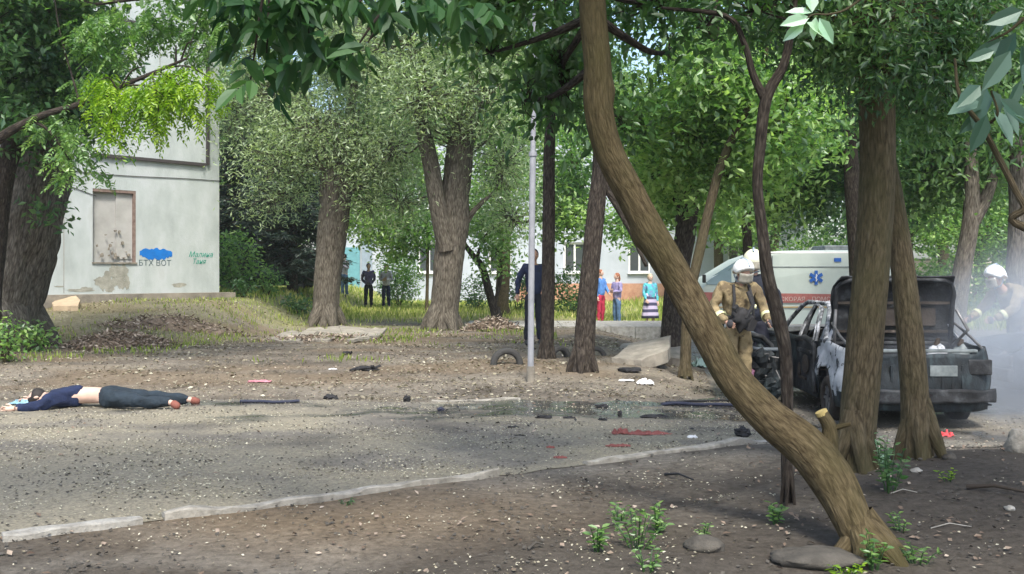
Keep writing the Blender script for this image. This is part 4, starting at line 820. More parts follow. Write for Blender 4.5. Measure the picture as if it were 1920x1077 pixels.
# ---- pale house on the left: local x runs along the gable towards its right corner (x=0), local -y faces the yard
def house():
    cx, cy = -7.8, 27.0; gz = hz(-8.6, 26); az = math.atan2(.75, .66)
    t = thing('house', 'pale green-white two-storey house at the left with a bricked-up ground floor window and graffiti', 'house', (cx, cy, gz), az)
    def s_of(px): return -(1900 * 7.8 + (px - 960) * 27.0) / (.75 * (px - 960) - 1900 * .66)   # negative = left of the corner
    def z_of(py, s): return CAMZ + (515 - py) * (27 + .75 * s) / 1900 - gz
    w0, w1 = s_of(174), s_of(255); zb, zt = z_of(495, (w0 + w1) / 2), z_of(356, (w0 + w1) / 2)
    v0, v1, vb, vt = s_of(168), s_of(238), z_of(160, -3), z_of(72, -3)
    # wall with real openings
    mb = MB(); L = -13.0; top = 9.4; xs = [L, -9.5, -8.2, w0, w1, v1 if v1 > w1 else w1 + .01, 0]
    def rect(x0, x1, z0, z1): mb.box(((x0 + x1) / 2, .2, (z0 + z1) / 2), (x1 - x0, .4, z1 - z0))
    rect(L, w0, -.4, zt); rect(w1, 0, -.4, zt); rect(w0, w1, -.4, zb); rect(L, 0, zt, vb); rect(L, v0, vb, vt); rect(v1, 0, vb, vt); rect(L, 0, vt, top)
    mb.box((L + .2, 5, top / 2 - .2), (.4, 9.2, top + .4)); mb.box((-.2, 5, top / 2 - .2), (.396, 9.2, top + .4)); mb.box((L / 2, 9.8, top / 2 - .2), (-L, .4, top + .4))
    mb.build('wall', M['plaster'], t)
    mb = MB(); mb.prism([(L - .4, 9.4), (.4, 9.4), (L / 2, 12.2)], -.4, 10.4); mb.build('roof', M['rust'], t)
    win = MB(); win.box(((w0 + w1) / 2, .17, (zb + zt) / 2), (w1 - w0 - .004, .1, zt - zb - .004)); win = win.build('bricked_window', M['plaster_grey'], t); win['label'] = 'window opening filled with grey render and peeling paint'
    mb = MB(); mb.box(((w0 + w1) / 2, .06, zt - .035), (w1 - w0, .11, .07)); mb.box((w1 - .03, .06, (zb + zt) / 2 - .036), (.06, .108, zt - zb - .072)); mb.build('lintel', M['rust'], win)
    mb = MB(); mb.box(((w0 + w1) / 2, -.01, zb + .02), (w1 - w0 + .04, .05, .035)); mb.build('sill', M['plinth'], win)
    mb = MB(); mb.box((w1 - .27, .1, (zb + zt) / 2 - .02), (.42, .05, zt - zb - .12)); mb.box((w1 - .27, .07, zb + .32), (.4, .03, .4)); mb.build('patch', M['plaster_grey'], win)
    wn = MB(); wn.box(((v0 + v1) / 2, .25, (vb + vt) / 2), (v1 - v0 - .006, .06, vt - vb - .006)); wn = wn.build('window', M['glass_dark'], t)
    mb = MB()
    for x in (v0 + .04, (v0 + v1) / 2, v1 - .04): mb.box((x, .2, (vb + vt) / 2), (.07, .07, vt - vb - .01))
    for z in (vb + .04, vt - .45, vt - .04): mb.box(((v0 + v1) / 2, .202, z), (v1 - v0 - .02, .066, .07))
    mb.build('frame', M['bluegrey'], wn)
    mb = MB()
    x1 = s_of(388); x0 = s_of(170); za = z_of(310, x1); zc = z_of(70, x1)
    mb.box((x1, -.04, (za + zc) / 2), (.07, .07, zc - za)); mb.box(((x0 + x1) / 2 - .036, -.04, za), (x1 - x0 - .072, .07, .08)); mb.box(((x0 + x1) / 2 - .036, -.04, zc), (x1 - x0 - .072, .07, .07)); mb.build('pipe', M['cable'], t)
    mb = MB(); pts = [(L + i * (-L) / 24, -.015, z_of(343, 0) + .03 * math.sin(i * .6) + .02) for i in range(25)]; mb.tube(pts, .009, 5); pts = [(s_of(70), -.015, z_of(343, -5) - .0), (s_of(125), -.015, z_of(348, -4)), (s_of(180), -.015, z_of(368, -3.4))]; mb.tube(pts, .009, 5); mb.build('cable', M['cable'], t)
    mb = MB(); mb.box((L / 2 + .1, -.17, -.25), (-L + .35, .34, .85), jit=.02); mb.build('plinth', M['plinth'], t)
    def blotch(q, cx_, cz_, rx_, rz_, sd_, y_=-.004):
        Q = []
        for k in range(44):
            a = 6.2832 * k / 44; r_ = .45 + .9 * float(fbm(math.cos(a) * 2.2 + sd_, math.sin(a) * 2.2 + sd_ * 1.7, 5)); Q.append((cx_ + math.cos(a) * rx_ * r_, cz_ + math.sin(a) * rz_ * r_))
        q.prism(Q, y_, .004)
    st = MB(); rs = random.Random(5)
    for k in range(26):
        px_ = rs.choice([rs.uniform(185, 240), rs.uniform(185, 240), rs.uniform(90, 400)]); inner = px_ > 185 and px_ < 240
        blotch(st, s_of(px_), rs.uniform(.3, zb - .1) if inner else rs.uniform(.22, .45), rs.uniform(.04, .17) if inner else rs.uniform(.1, .4), rs.uniform(.05, .2) if inner else rs.uniform(.02, .07), k * 3.1, -.003 - .0003 * k)
    st.build('stain', mat('stain', [(0.3, (0.20, 0.20, 0.165)), (0.7, (0.36, 0.36, 0.31))], 5, .9, .5), t)
    jn = MB()
    for px_ in (300, 120): jn.box((s_of(px_), -.001, 2.3 if px_ == 120 else 6), (.012, .006, 4.2 if px_ == 120 else 5))
    jn.build('panel_joint', M['plinth'], t)
    pk = MB()
    for k in range(20):
        blotch(pk, rs.uniform(w0 + .1, w1 - .15), zb + .1 + abs(rs.gauss(0, .28)), rs.uniform(.012, .05), rs.uniform(.012, .06), k * 1.3, .05 - .0004 * k)
    pk.build('peeled_spots', M['plinth'], win)
    mb = MB(); a, b = s_of(262), s_of(323); zz = z_of(475, -1.8); n = 22; P = []
    for k in range(n + 1):
        f = k / n; e = math.sin(math.pi * min(1, max(0, .06 + f * .9))) ** .45; hgt = .13 * e * (.7 + .6 * float(vnoise(k * .9, 2.2, 3))); P.append((a + (b - a) * f, zz - f * .03 + hgt)); 
    Q = [(a + (b - a) * k / n, zz - k / n * .03 - .15 * math.sin(math.pi * min(1, max(0, .06 + k / n * .9))) ** .6 * (.6 + .8 * float(vnoise(k * 1.1, 8.2, 3)))) for k in range(n, -1, -1)]
    mb.prism(P + Q, -.006, .004); mb.build('graffiti', M['paint_blue'], t)['label'] = 'bright blue painted-over smear'
    fx = (R(90), 0, 0)
    text('graffiti', 'БТХ ВОТ', .2, ((s_of(269) + s_of(312)) / 2, -.004, z_of(494, -1.8)), fx, M['paint_black'], t, sx=1.05)['label'] = 'small dark painted letters under the blue smear'
    text('graffiti', 'Малина', .2, ((s_of(352) + s_of(400)) / 2, -.004, z_of(478, -.6)), fx, M['paint_green'], t, .3, sx=.95)['label'] = 'green scrawled writing'
    text('graffiti', 'Таня', .19, ((s_of(355) + s_of(390)) / 2, -.004, z_of(491, -.6)), fx, M['paint_green'], t, .3, sx=.9)
    # blocks on the bank in front
    return t
house()
def far_building():
    t = thing('building', 'long white two-storey building seen behind the bystanders at the back of the yard', 'building', (2.0, 50, hz(2, 50)))
    ws = []
    for x in (-4.1, -.6, 3.1, 6.3, 11.2):
        for z in (1.45, 4.6): ws.append((x - 2.0 + (0), z))
    mb = MB(); x0, x1 = -10.9, 12.5; wz = [(1.45, 2.95), (4.6, 6.1)]; xs = sorted(set(x for x, _ in ws)); hw = .55
    def rect(a, b, c, d): mb.box(((a + b) / 2, .2, (c + d) / 2), (b - a, .4, d - c))
    rect(x0, x1, -.3, 1.45); rect(x0, x1, 2.95, 4.6); rect(x0, x1, 6.1, 7.4)
    for c, d in wz:
        a = x0
        for x in xs: rect(a, x - hw, c, d); a = x + hw
        rect(a, x1, c, d)
    mb.box(((x0 + x1) / 2, 5, 7.6), (x1 - x0, 9.6, .4)); mb.box((x0 + .2, 5, 3.5), (.4, 9.2, 7.6)); mb.box((x1 - .2, 5, 3.5), (.4, 9.2, 7.6)); mb.build('wall', M['white_wall'], t)
    for x, z in ws:
        wn = MB(); wn.box((x, .2, z + .75), (1.09, .04, 1.49)); wn = wn.build('window', M['glass_dark'], t)
        mb = MB()
        for q in (-.5, 0, .5): mb.box((x + q, .15, z + .75), (.09, .05, 1.49))
        for q in (.05, 1.45): mb.box((x, .152, z + q), (1.08, .046, .09))
        mb.box((x, -.05, z - .03), (1.2, .2, .05)); mb.build('frame', M['white'], wn)
    mb = MB(); mb.box((2.6, -.05, .45), (8.5, .1, .95)); mb.build('plinth', M['redbrick'], t); 
    mb = MB(); mb.box((-9.15, -.06, 1.5), (.5, .12, 3.2)); mb.build('door_frame', M['bluegrey'], t)
    mb = MB(); mb.box((-9.9, -.05, 1.45), (.8, .1, 2.5)); mb.build('door', M['turquoise'], t)
far_building()
t = thing('wall', 'pale pinkish boundary wall in the sunlight beyond the open boot', 'wall', (24, 55, hz(24, 55)))
mb = MB(); mb.box((0, 0, .9), (17, .3, 2.4)); mb.build('panel', M['pink_wall'], t)
mb = MB(); mb.box((0, 0, 2.16), (17.2, .42, .1)); mb.build('coping', M['concrete'], t)

# metal post
M['post_paint'] = mat('post_paint', [(0.3, (0.21, 0.22, 0.24)), (0.7, (0.30, 0.31, 0.335))], 6, 0.55, spots=(14, 0.66, (0.25, 0.16, 0.12)))
g = G(995, 716); t = thing('metal_post', 'tall pale grey metal post with a rusty brown foot standing in the yard', 'post', g)
mb = MB(); mb.tube([(0, 0, 0.2), (.01, 0, 1.5), (.03, 0, 3.1)], .043, 18); mb.build('post', M['post_paint'], t)
mb = MB(); mb.tube([(.03, 0, 3.1), (.06, 0, 5)], .036, 14); mb.tube([(.03, 0, 3.06), (.03, 0, 3.12)], .056, 16); mb.build('upper_tube', M['post_paint'], t)
mb = MB(); mb.tube([(0, 0, -.1), (0, 0, .21)], .056, 18); mb.build('foot', M['plinth'], t)

# ------------------------------------------------------------------ cars
M['burnt'] = mat('burnt', [(0.33, (0.006, 0.007, 0.008)), (0.52, (0.018, 0.020, 0.023)), (0.66, (0.06, 0.066, 0.072)), (0.82, (0.2, 0.2, 0.19))], 5, 0.75, 0.5, 25, metal=.2)
M['burnt_blue'] = mat('burnt_blue', [(0.35, (0.006, 0.008, 0.010)), (0.55, (0.014, 0.021, 0.026)), (0.68, (0.04, 0.06, 0.068)), (0.82, (0.13, 0.15, 0.16))], 4.2, 0.7, 0.5, 25, metal=.1, stretch=(1.6, 1, .7))
M['ash'] = mat('ash', [(0.28, (0.10, 0.11, 0.12)), (0.42, (0.32, 0.34, 0.36)), (0.7, (0.48, 0.50, 0.53))], 6, 0.7, 0.3, 20, spots=(7, .56, (.03, .035, .04)))
M['ashburnt'] = mat('ashburnt', [(0.35, (0.02, 0.022, 0.026)), (0.5, (0.16, 0.17, 0.18)), (0.7, (0.6, 0.62, 0.65))], 9, 0.8, 0.4, 25)
M['burnt_rust'] = mat('burnt_rust', [(0.3, (0.018, 0.015, 0.013)), (0.6, (0.045, 0.036, 0.029)), (0.8, (0.13, 0.105, 0.085))], 7, 0.85, 0.4, 25)
M['bluegrey_dark'] = mat('bluegrey_dark', (0.08, 0.10, 0.12), 8, .6, .4)
M['rubber'] = mat('rubber', (0.022, 0.022, 0.023), 8, 0.8, 0.3)
M['rim'] = mat('rim', [(0.3, (0.07, 0.07, 0.07)), (0.7, (0.24, 0.24, 0.24))], 8, 0.5, metal=.5)
M['greypanel'] = mat('greypanel', [(0.3, (0.06, 0.075, 0.08)), (0.7, (0.19, 0.22, 0.225))], 8, 0.6)
def wheel(parent, c, r, wdt, tyre, rim, name='wheel'):
    mb = MB(); prof = [(r * .62, -.5), (r * .9, -.5), (r, -.32), (r, .32), (r * .9, .5), (r * .62, .5)]; n = 26; P = []; Fs = []
    for k in range(n):
        a = 2 * math.pi * k / n
        for rr, x in prof: P.append((x * wdt, math.cos(a) * rr, math.sin(a) * rr))
    m_ = len(prof)
    for k in range(n):
        for j in range(m_): Fs.append((k * m_ + j, k * m_ + (j + 1) % m_, ((k + 1) % n) * m_ + (j + 1) % m_, ((k + 1) % n) * m_ + j))
    mb.add(P, Fs, True); o = mb.build(name, tyre, parent); o.location = c
    mb = MB(); mb.tube([(-.3 * wdt, 0, 0), (.3 * wdt, 0, 0)], r * .63, 22); mb.tube([(-.42 * wdt, 0, 0), (.42 * wdt, 0, 0)], r * .18, 12)
    for k in range(6): a = k * math.pi / 3; mb.box((0, math.cos(a) * r * .38, math.sin(a) * r * .38), (wdt * .8, r * .1, r * .42), rot=(a - math.pi / 2, 0, 0))
    mb.build('rim', rim, o); return o
def car_shell(t, Wd, L, matb, mat_patch=None, patch=None, dent=0.0):
    """lower body: an outline walked round the car, lofted from the sill to the belt line with wheel arches cut in"""
    rc = .32; pts = []
    def arc(cx, cy, a0): 
        for k in range(9): a = a0 + math.pi / 2 * k / 8; pts.append((cx + rc * math.cos(a), cy + rc * math.sin(a)))
    ys = np.arange(rc + .05, L - rc, .055)
    pts += [(Wd / 2, y) for y in ys]; arc(Wd / 2 - rc, L - rc, 0); pts += [(x, L) for x in np.linspace(Wd / 2 - rc - .1, -Wd / 2 + rc + .1, 8)]
    arc(-Wd / 2 + rc, L - rc, math.pi / 2); pts += [(-Wd / 2, y) for y in ys[::-1]]; arc(-Wd / 2 + rc, rc, math.pi); pts += [(x, 0) for x in np.linspace(-Wd / 2 + rc + .1, Wd / 2 - rc - .1, 8)]; arc(Wd / 2 - rc, rc, 1.5 * math.pi)
    def belt(y): return float(np.interp(y, [0, .08, .9, 2.9, 3.3, 4.1, L], [.86, .91, .95, .93, .91, .80, .66]))
    def bot(x, y):
        z = .24
        if abs(x) > Wd / 2 - .06:
            for yw in (.86, 3.46):
                d = abs(y - yw)
                if d < .36: z = max(z, .30 + math.sqrt(.36 ** 2 - d * d))
        return z
    nl = 12; mb = MB(); P = []
    for j in range(nl + 1):
        f = j / nl
        for x, y in pts:
            z = bot(x, y) + (belt(y) - bot(x, y)) * f; zz = (z - .24) / .68
            k = 1 - .035 * (zz - .45) ** 2 * 4 - (.02 if zz > .62 else 0); ey = (.03 * (1 - abs(zz - .4) * 2)) * (1 if y > L / 2 else -1) if (y < rc or y > L - rc) else 0
            dn = dent * mnoise.noise(Vector((x * 2.6, y * 2.6, z * 3.4))) + dent * .5 * mnoise.noise(Vector((x * 7, y * 7, z * 8))); P.append((x * k * (1 + dn), y + ey + dn * (1 if y < L / 2 else -1), z + dn * .6))
    n = len(pts); b = len(mb.v); mb.v += P
    for j in range(nl):
        for i in range(n):
            a = j * n + i; c = j * n + (i + 1) % n; q = (b + a, b + c, b + c + n, b + a + n); mb.f.append(q); mb.sm.append(True)
            x, y, z = P[a]; mb.m.append(1 if patch and patch(x, y, z) else 0)
    o = mb.build('body', [matb] + ([mat_patch] if mat_patch else []), t, solid=.02); return o, belt
def burnt_car():
    Wd, L = 1.66, 4.25; t = thing('burnt_car', 'burnt-out sedan with its boot lid standing open, smoking behind the two right-hand trunks', 'car', (4.5, 11.12, hz(4.5, 11.3) - .03), R(-1.5))
    body, belt = car_shell(t, Wd, L, M['burnt_blue'], M['ash'], lambda x, y, z: x < -.6 and .16 < y < 1.22 + .1 * math.sin(z * 19) and z > .40 + .06 * math.sin(y * 13), dent=.045)
    # boot sill and rear details
    mb = MB(); mb.box((0, .05, .895), (1.22, .10, .035)); mb.build('boot_sill', M['greypanel'], t, bevel=.01)
    mb = MB(); mb.grid(lambda u, v: (-.78 + 1.56 * u, .05 + (3.2) * v, .30), 4, 6); mb.box((0, 1.02, .58), (1.5, .04, .55)); mb.box((0, 3.1, .55), (1.5, .05, .6)); mb.build('floor', M['burnt'], t, solid=.015)
    mb = MB(); mb.grid(lambda u, v: ((u - .5) * 1.62, -.09 + .16 * abs(2 * u - 1) ** 6 + .03 * mnoise.noise(Vector((u * 7, v, 2))), .33 + .15 * v + .025 * mnoise.noise(Vector((u * 5, 3, v)))), 36, 5); mb.build('bumper', M['burnt'], t, solid=.05)
    for s in (-1, 1):
        mb = MB(); mb.box((s * .62, -.012, .72), (.26, .05, .17)); mb.build('tail_light', M['burnt'], t, bevel=.015)
    mb = MB(); mb.box((.22, -.035, .68), (.30, .02, .12)); mb.build('plate_panel', M['greypanel'], t, bevel=.006)
    mb = MB()
    for k in range(9): mb.box((-.45 + k * .11, -.025, .60), (.03, .025, .28))
    mb.build('rear_ribs', M['burnt_blue'], t, bevel=.006)
    # bonnet and roof
    mb = MB(); mb.grid(lambda u, v: ((u - .5) * (1.42 - .15 * v), 3.15 + v * .98, belt(3.15 + v * .98) + .035 * (1 - (2 * u - 1) ** 2) + .012 * math.sin(u * 9 + v * 7)), 14, 8); mb.build('bonnet', M['burnt'], t, solid=.012)
    mb = MB(); mb.grid(lambda u, v: ((u - .5) * 1.16, 1.42 + v * 1.22, 1.335 + .045 * (1 - (2 * u - 1) ** 2) + .03 * math.sin(v * 3.14) - .01 * math.sin(u * 8)), 12, 8); mb.build('roof', M['ash'], t, solid=.02)
    for s in (-1, 1):
        mb = MB(); mb.tube([(s * .76, .95, .94), (s * .70, 1.1, 1.1), (s * .60, 1.38, 1.32), (s * .58, 1.6, 1.37), (s * .575, 2.5, 1.37), (s * .6, 2.72, 1.31), (s * .7, 3.0, 1.1), (s * .76, 3.2, .93)], [.06, .05, .035, .028, .028, .03, .03, .035], 9); mb.build('roof_rail', M['ashburnt'] if s < 0 else M['burnt'], t)
        mb = MB(); mb.tube([(s * .79, 2.02, .9), (s * .70, 2.02, 1.15), (s * .585, 2.04, 1.37)], [.05, .035, .03], 8); mb.build('pillar', M['burnt'], t)
        mb = MB(); mb.grid(lambda u, v: (s * (.77 - .19 * v), .82 + .30 * v + (.42 - .22 * v) * u, .945 + .38 * v), 3, 5); mb.build('rear_quarter', M['ash'], t, solid=.015)
    mb = MB(); mb.tube([(-.57, 1.42, 1.33), (0, 1.38, 1.37), (.57, 1.42, 1.33)], .025, 7); mb.tube([(-.72, 1.02, .97), (.72, 1.02, .97)], .03, 7); mb.build('rear_window_frame', M['burnt'], t)
    # left rear door, shut but gutted: panel with its curved window frame
    def frame_pts(y0, y1, ox): return [(-.80 - ox, y0, .92), (-.74 - ox, y0 + .08, 1.12), (-.62 - ox, y0 + .34, 1.31), (-.60 - ox, (y0 + y1) / 2 + .2, 1.345), (-.60 - ox, y1 - .03, 1.34), (-.72 - ox, y1, 1.12), (-.80 - ox, y1, .92)]
    d = MB(); d.box((-.845, 1.60, .60), (.05, .78, .62)); d.box((-.875, 1.6, .78), (.03, .7, .06)); d.tube([(-.85, 1.22, .9), (-.86, 1.6, .945), (-.85, 1.99, .9)], .04, 8); d = d.build('door', M['burnt'], t, bevel=.02); d['label'] = 'gutted black left rear door'
    mb = MB(); mb.tube(frame_pts(1.2, 2.0, .03), .02, 7); mb.tube(frame_pts(1.27, 1.9, .045), .011, 6); mb.build('window_frame', M['ashburnt'], d)
    mb = MB(); mb.ell((-.88, 1.5, .62), (.02, .16, .12), 12, 8); mb.ell((-.88, 1.8, .52), (.02, .06, .1), 10, 6); mb.box((-.88, 1.62, .44), (.03, .3, .03)); mb.build('handle', M['burnt_rust'], d)
    # left front door standing open
    d = MB(); d.box((0, -.53, .60), (.05, 1.04, .62)); d.box((.035, -.5, .74), (.03, .8, .16)); d.tube([(0, -1.04, .9), (.01, -.5, .955), (0, -.02, .9)], .045, 8); d.tube([(.03, -.2, .4), (.05, -.55, .55), (.03, -.9, .42)], .03, 6)
    d = d.build('door', M['burnt_blue'], t, bevel=.02); d.location = (-.82, 3.1, 0); d.rotation_euler = (0, 0, R(-62)); d['label'] = 'scorched left front door hanging wide open'
    mb = MB(); mb.tube([(0, -1.03, .92), (.03, -1.0, 1.12), (.1, -.85, 1.30), (.12, -.6, 1.33), (.1, -.35, 1.18), (0, -.03, .93)], .02, 7); mb.build('window_frame', M['burnt'], d)
    mb = MB(); mb.box((0, 0, 0), (.02, 1.0, .3)); 
    # inside: two seat frames and the wheel
    for sx_ in (-.38, .38):
        s_ = MB()
        for q in (-.2, .2): s_.tube([(sx_ + q, 2.5, .4), (sx_ + q, 2.05, .45), (sx_ + q, 1.9, 1.02), (sx_, 1.87, 1.1)], .018, 6)
        for q in range(5): s_.tube([(sx_ - .2, 2.03 - q * .03, .5 + q * .11), (sx_ + .2, 2.03 - q * .03, .5 + q * .11)], .008, 5)
        s_.build('seat_frame', M['burnt_rust'], t)
    mb = MB(); mb.tube([(-.38 + .17 * math.cos(a), 2.62, .85 + .17 * math.sin(a)) for a in np.linspace(0, 2 * math.pi, 19)], .012, 6, cap=False); mb.build('steering_wheel', M['burnt'], t)
    mb = MB(); mb.box((0, 2.95, .72), (1.4, .3, .25), jit=.03); mb.build('dashboard', M['burnt'], t, bevel=.03)
    # boot lid standing open, inside out
    ld = MB(); ww = .73; a = R(81); n = 16
    def lid(u, v, off=0): # v along the lid from the hinge
        edge = 1 - .10 * max(0, v - .8) * 5 * (abs(2 * u - 1) ** 6)
        x = (2 * u - 1) * ww * edge; s_ = .82 * v; b = .045 * (1 - (2 * u - 1) ** 4); c = -.14 * max(0, (v - .86) / .14) ** 1.5
        return (x, 1.0 - s_ * math.cos(a) + (b + off) * math.sin(a) + c * 1.0, .90 + s_ * math.sin(a) + (b + off) * math.cos(a))
    ld.grid(lambda u, v: tuple(Vector(lid(u, v)) + Vector((mnoise.noise(Vector((u * 5, v * 5, 1))), mnoise.noise(Vector((u * 6, v * 4, 7))), mnoise.noise(Vector((u * 9, v * 5, 3))))) * .03), 20, 14); lo = ld.build('boot_lid', M['burnt'], t, solid=.015)
    mb = MB(); rim = [lid(u, 0.02, -.05) for u in np.linspace(.03, .97, 9)] + [lid(.97, v, -.05) for v in np.linspace(.1, .84, 8)] + [lid(.95, .91, -.05), lid(.88, .95, -.05)] + [lid(u, .955, -.05) for u in np.linspace(.8, .2, 9)] + [lid(.12, .95, -.05), lid(.05, .91, -.05)] + [lid(.03, v, -.05) for v in np.linspace(.84, .02, 8)]
    mb.tube(rim, .028, 7, cap=False); mb.build('lid_rim', M['burnt'], lo)
    mb = MB()
    for v in (.2, .62): mb.box(lid(.5, v, -.06), (1.36, .03, .03))
    for u in (.3, .7): p0 = Vector(lid(u, .08, -.05)); p1 = Vector(lid(u, .72, -.05)); mb.tube([p0, p1], .022, 6)
    mb.box(lid(.5, .41, -.05), (1.0, .02, .22), jit=.01); mb.build('lid_ribs', M['burnt_rust'], lo)
    for s in (-1, 1):
        mb = MB(); mb.tube([(s * .70, .9, .9), (s * .73, .55, 1.1), (s * .69, .78, 1.32)] if s > 0 else [(s * .70, .9, .9), (s * .72, .8, 1.1), (s * .69, .86, 1.32)], .02, 6); mb.tube([(s * .72, .12, .9), (s * .74, .5, 1.02), (s * .72, .9, 1.16)], .016, 6); mb.build('lid_arm', M['rim'], t)
    for s in (-1, 1):
        for y in (.86, 3.46): wheel(t, (s * .72, y, .27), .27, .17, M['burnt_rust'] if (s < 0 and y < 1) else M['rubber'], M['rim'])
    return t
bc = burnt_car()
def bundle(label, x, y, z, r):
    t = thing('bundle', label, 'bundle', (x, y, z)); mb = MB(); mb.ell((0, 0, r[2]), r, 18, 11, fn=lambda p: p * (1 + .12 * (mnoise.noise(p * 2.1 + Vector((x, y, z)))))); mb.build('sack', M['greypanel'] if r[0] < .14 else M['ash'], t)
    mb = MB(); mb.tube([(0, 0, r[2] * 1.9), (.02, 0, r[2] * 2.15)], [.04, .02], 8); mb.build('knot', M['burnt_rust'], t)
bundle('ash-covered round bundle lying inside the open boot, left one of two', 4.86, 11.6, .02, (.15, .15, .35))
bundle('grey round bundle lying inside the open boot beside the ashy one', 5.14, 11.62, .05, (.135, .135, .33))

def plain_car(label, loc, rz, mb_, burnt=False):
    Wd, L = 1.7, 4.3; t = thing('car', label, 'car', loc, rz)
    body, belt = car_shell(t, Wd, L, mb_)
    mb = MB(); mb.grid(lambda u, v: ((u - .5) * (1.44 - .12 * v), 3.15 + v * 1.1, belt(3.15 + v * 1.1) + .05 * (1 - (2 * u - 1) ** 2)), 10, 8); mb.build('bonnet', mb_, t, solid=.01)
    mb = MB(); mb.grid(lambda u, v: ((u - .5) * 1.4, .03 + v * .95, belt(.03 + v * .95) + .04 * (1 - (2 * u - 1) ** 2)), 10, 6); mb.build('boot_lid', mb_, t, solid=.01)
    mb = MB(); mb.grid(lambda u, v: ((u - .5) * 1.12, 1.4 + v * 1.2, 1.36 + .045 * (1 - (2 * u - 1) ** 2) + .03 * math.sin(v * 3.14)), 10, 8); mb.build('roof', mb_, t, solid=.02)
    for s in (-1, 1):
        mb = MB(); mb.tube([(s * .76, .9, .95), (s * .58, 1.38, 1.35), (s * .565, 2.6, 1.36), (s * .76, 3.2, .93)], .03, 8); mb.tube([(s * .77, 2.0, .93), (s * .565, 2.02, 1.37)], .025, 8); mb.build('pillar', mb_, t)
        mb = MB(); mb.add([(s * .755, .95, .95), (s * .755, 3.15, .94), (s * .565, 2.58, 1.35), (s * .575, 1.42, 1.34)], [(0, 1, 2, 3)]); mb.build('side_window', M['glass_dark'], t, solid=.006)
        mb = MB(); mb.box((s * .62, L + .0, .6), (.26, .05, .15)); mb.build('headlight', M['rim'], t, bevel=.02)
        for y in (.86, 3.46): wheel(t, (s * .75, y, .3), .3, .18, M['rubber'], M['rim'])
    mb = MB(); mb.add([(-.7, 3.18, .95), (.7, 3.18, .95), (.55, 2.6, 1.36), (-.55, 2.6, 1.36)], [(0, 1, 2, 3)]); mb.build('windscreen', M['glass_dark'], t, solid=.006)
    mb = MB(); mb.add([(-.7, .96, .97), (.7, .96, .97), (.55, 1.4, 1.35), (-.55, 1.4, 1.35)], [(0, 1, 2, 3)]); mb.build('rear_window', M['glass_dark'], t, solid=.006)
    for yb in (L + .04, -.04): mb = MB(); mb.box((0, yb, .42), (1.6, .1, .16)); mb.build('bumper', M['rubber'], t, bevel=.02)
    return t
M['car_dark'] = mat('car_dark', (0.05, 0.062, 0.078), 4, 0.35, spec=.6)
M['car_green'] = mat('car_green', (0.035, 0.06, 0.05), 4, 0.35, spec=.6)
p = W(1862, 650, 13.4); plain_car('dark blue-grey car whose front end shows through the smoke at the right edge', (p.x + 4.28, 13.6, hz(7, 13.4)), R(90), M['car_dark'])
p = W(505, 560, 39); plain_car('dark green old car parked under the spruces beside the pale house', (p.x + 2.1, 39, hz(p.x, 39) - .02), R(90), M['car_green'])

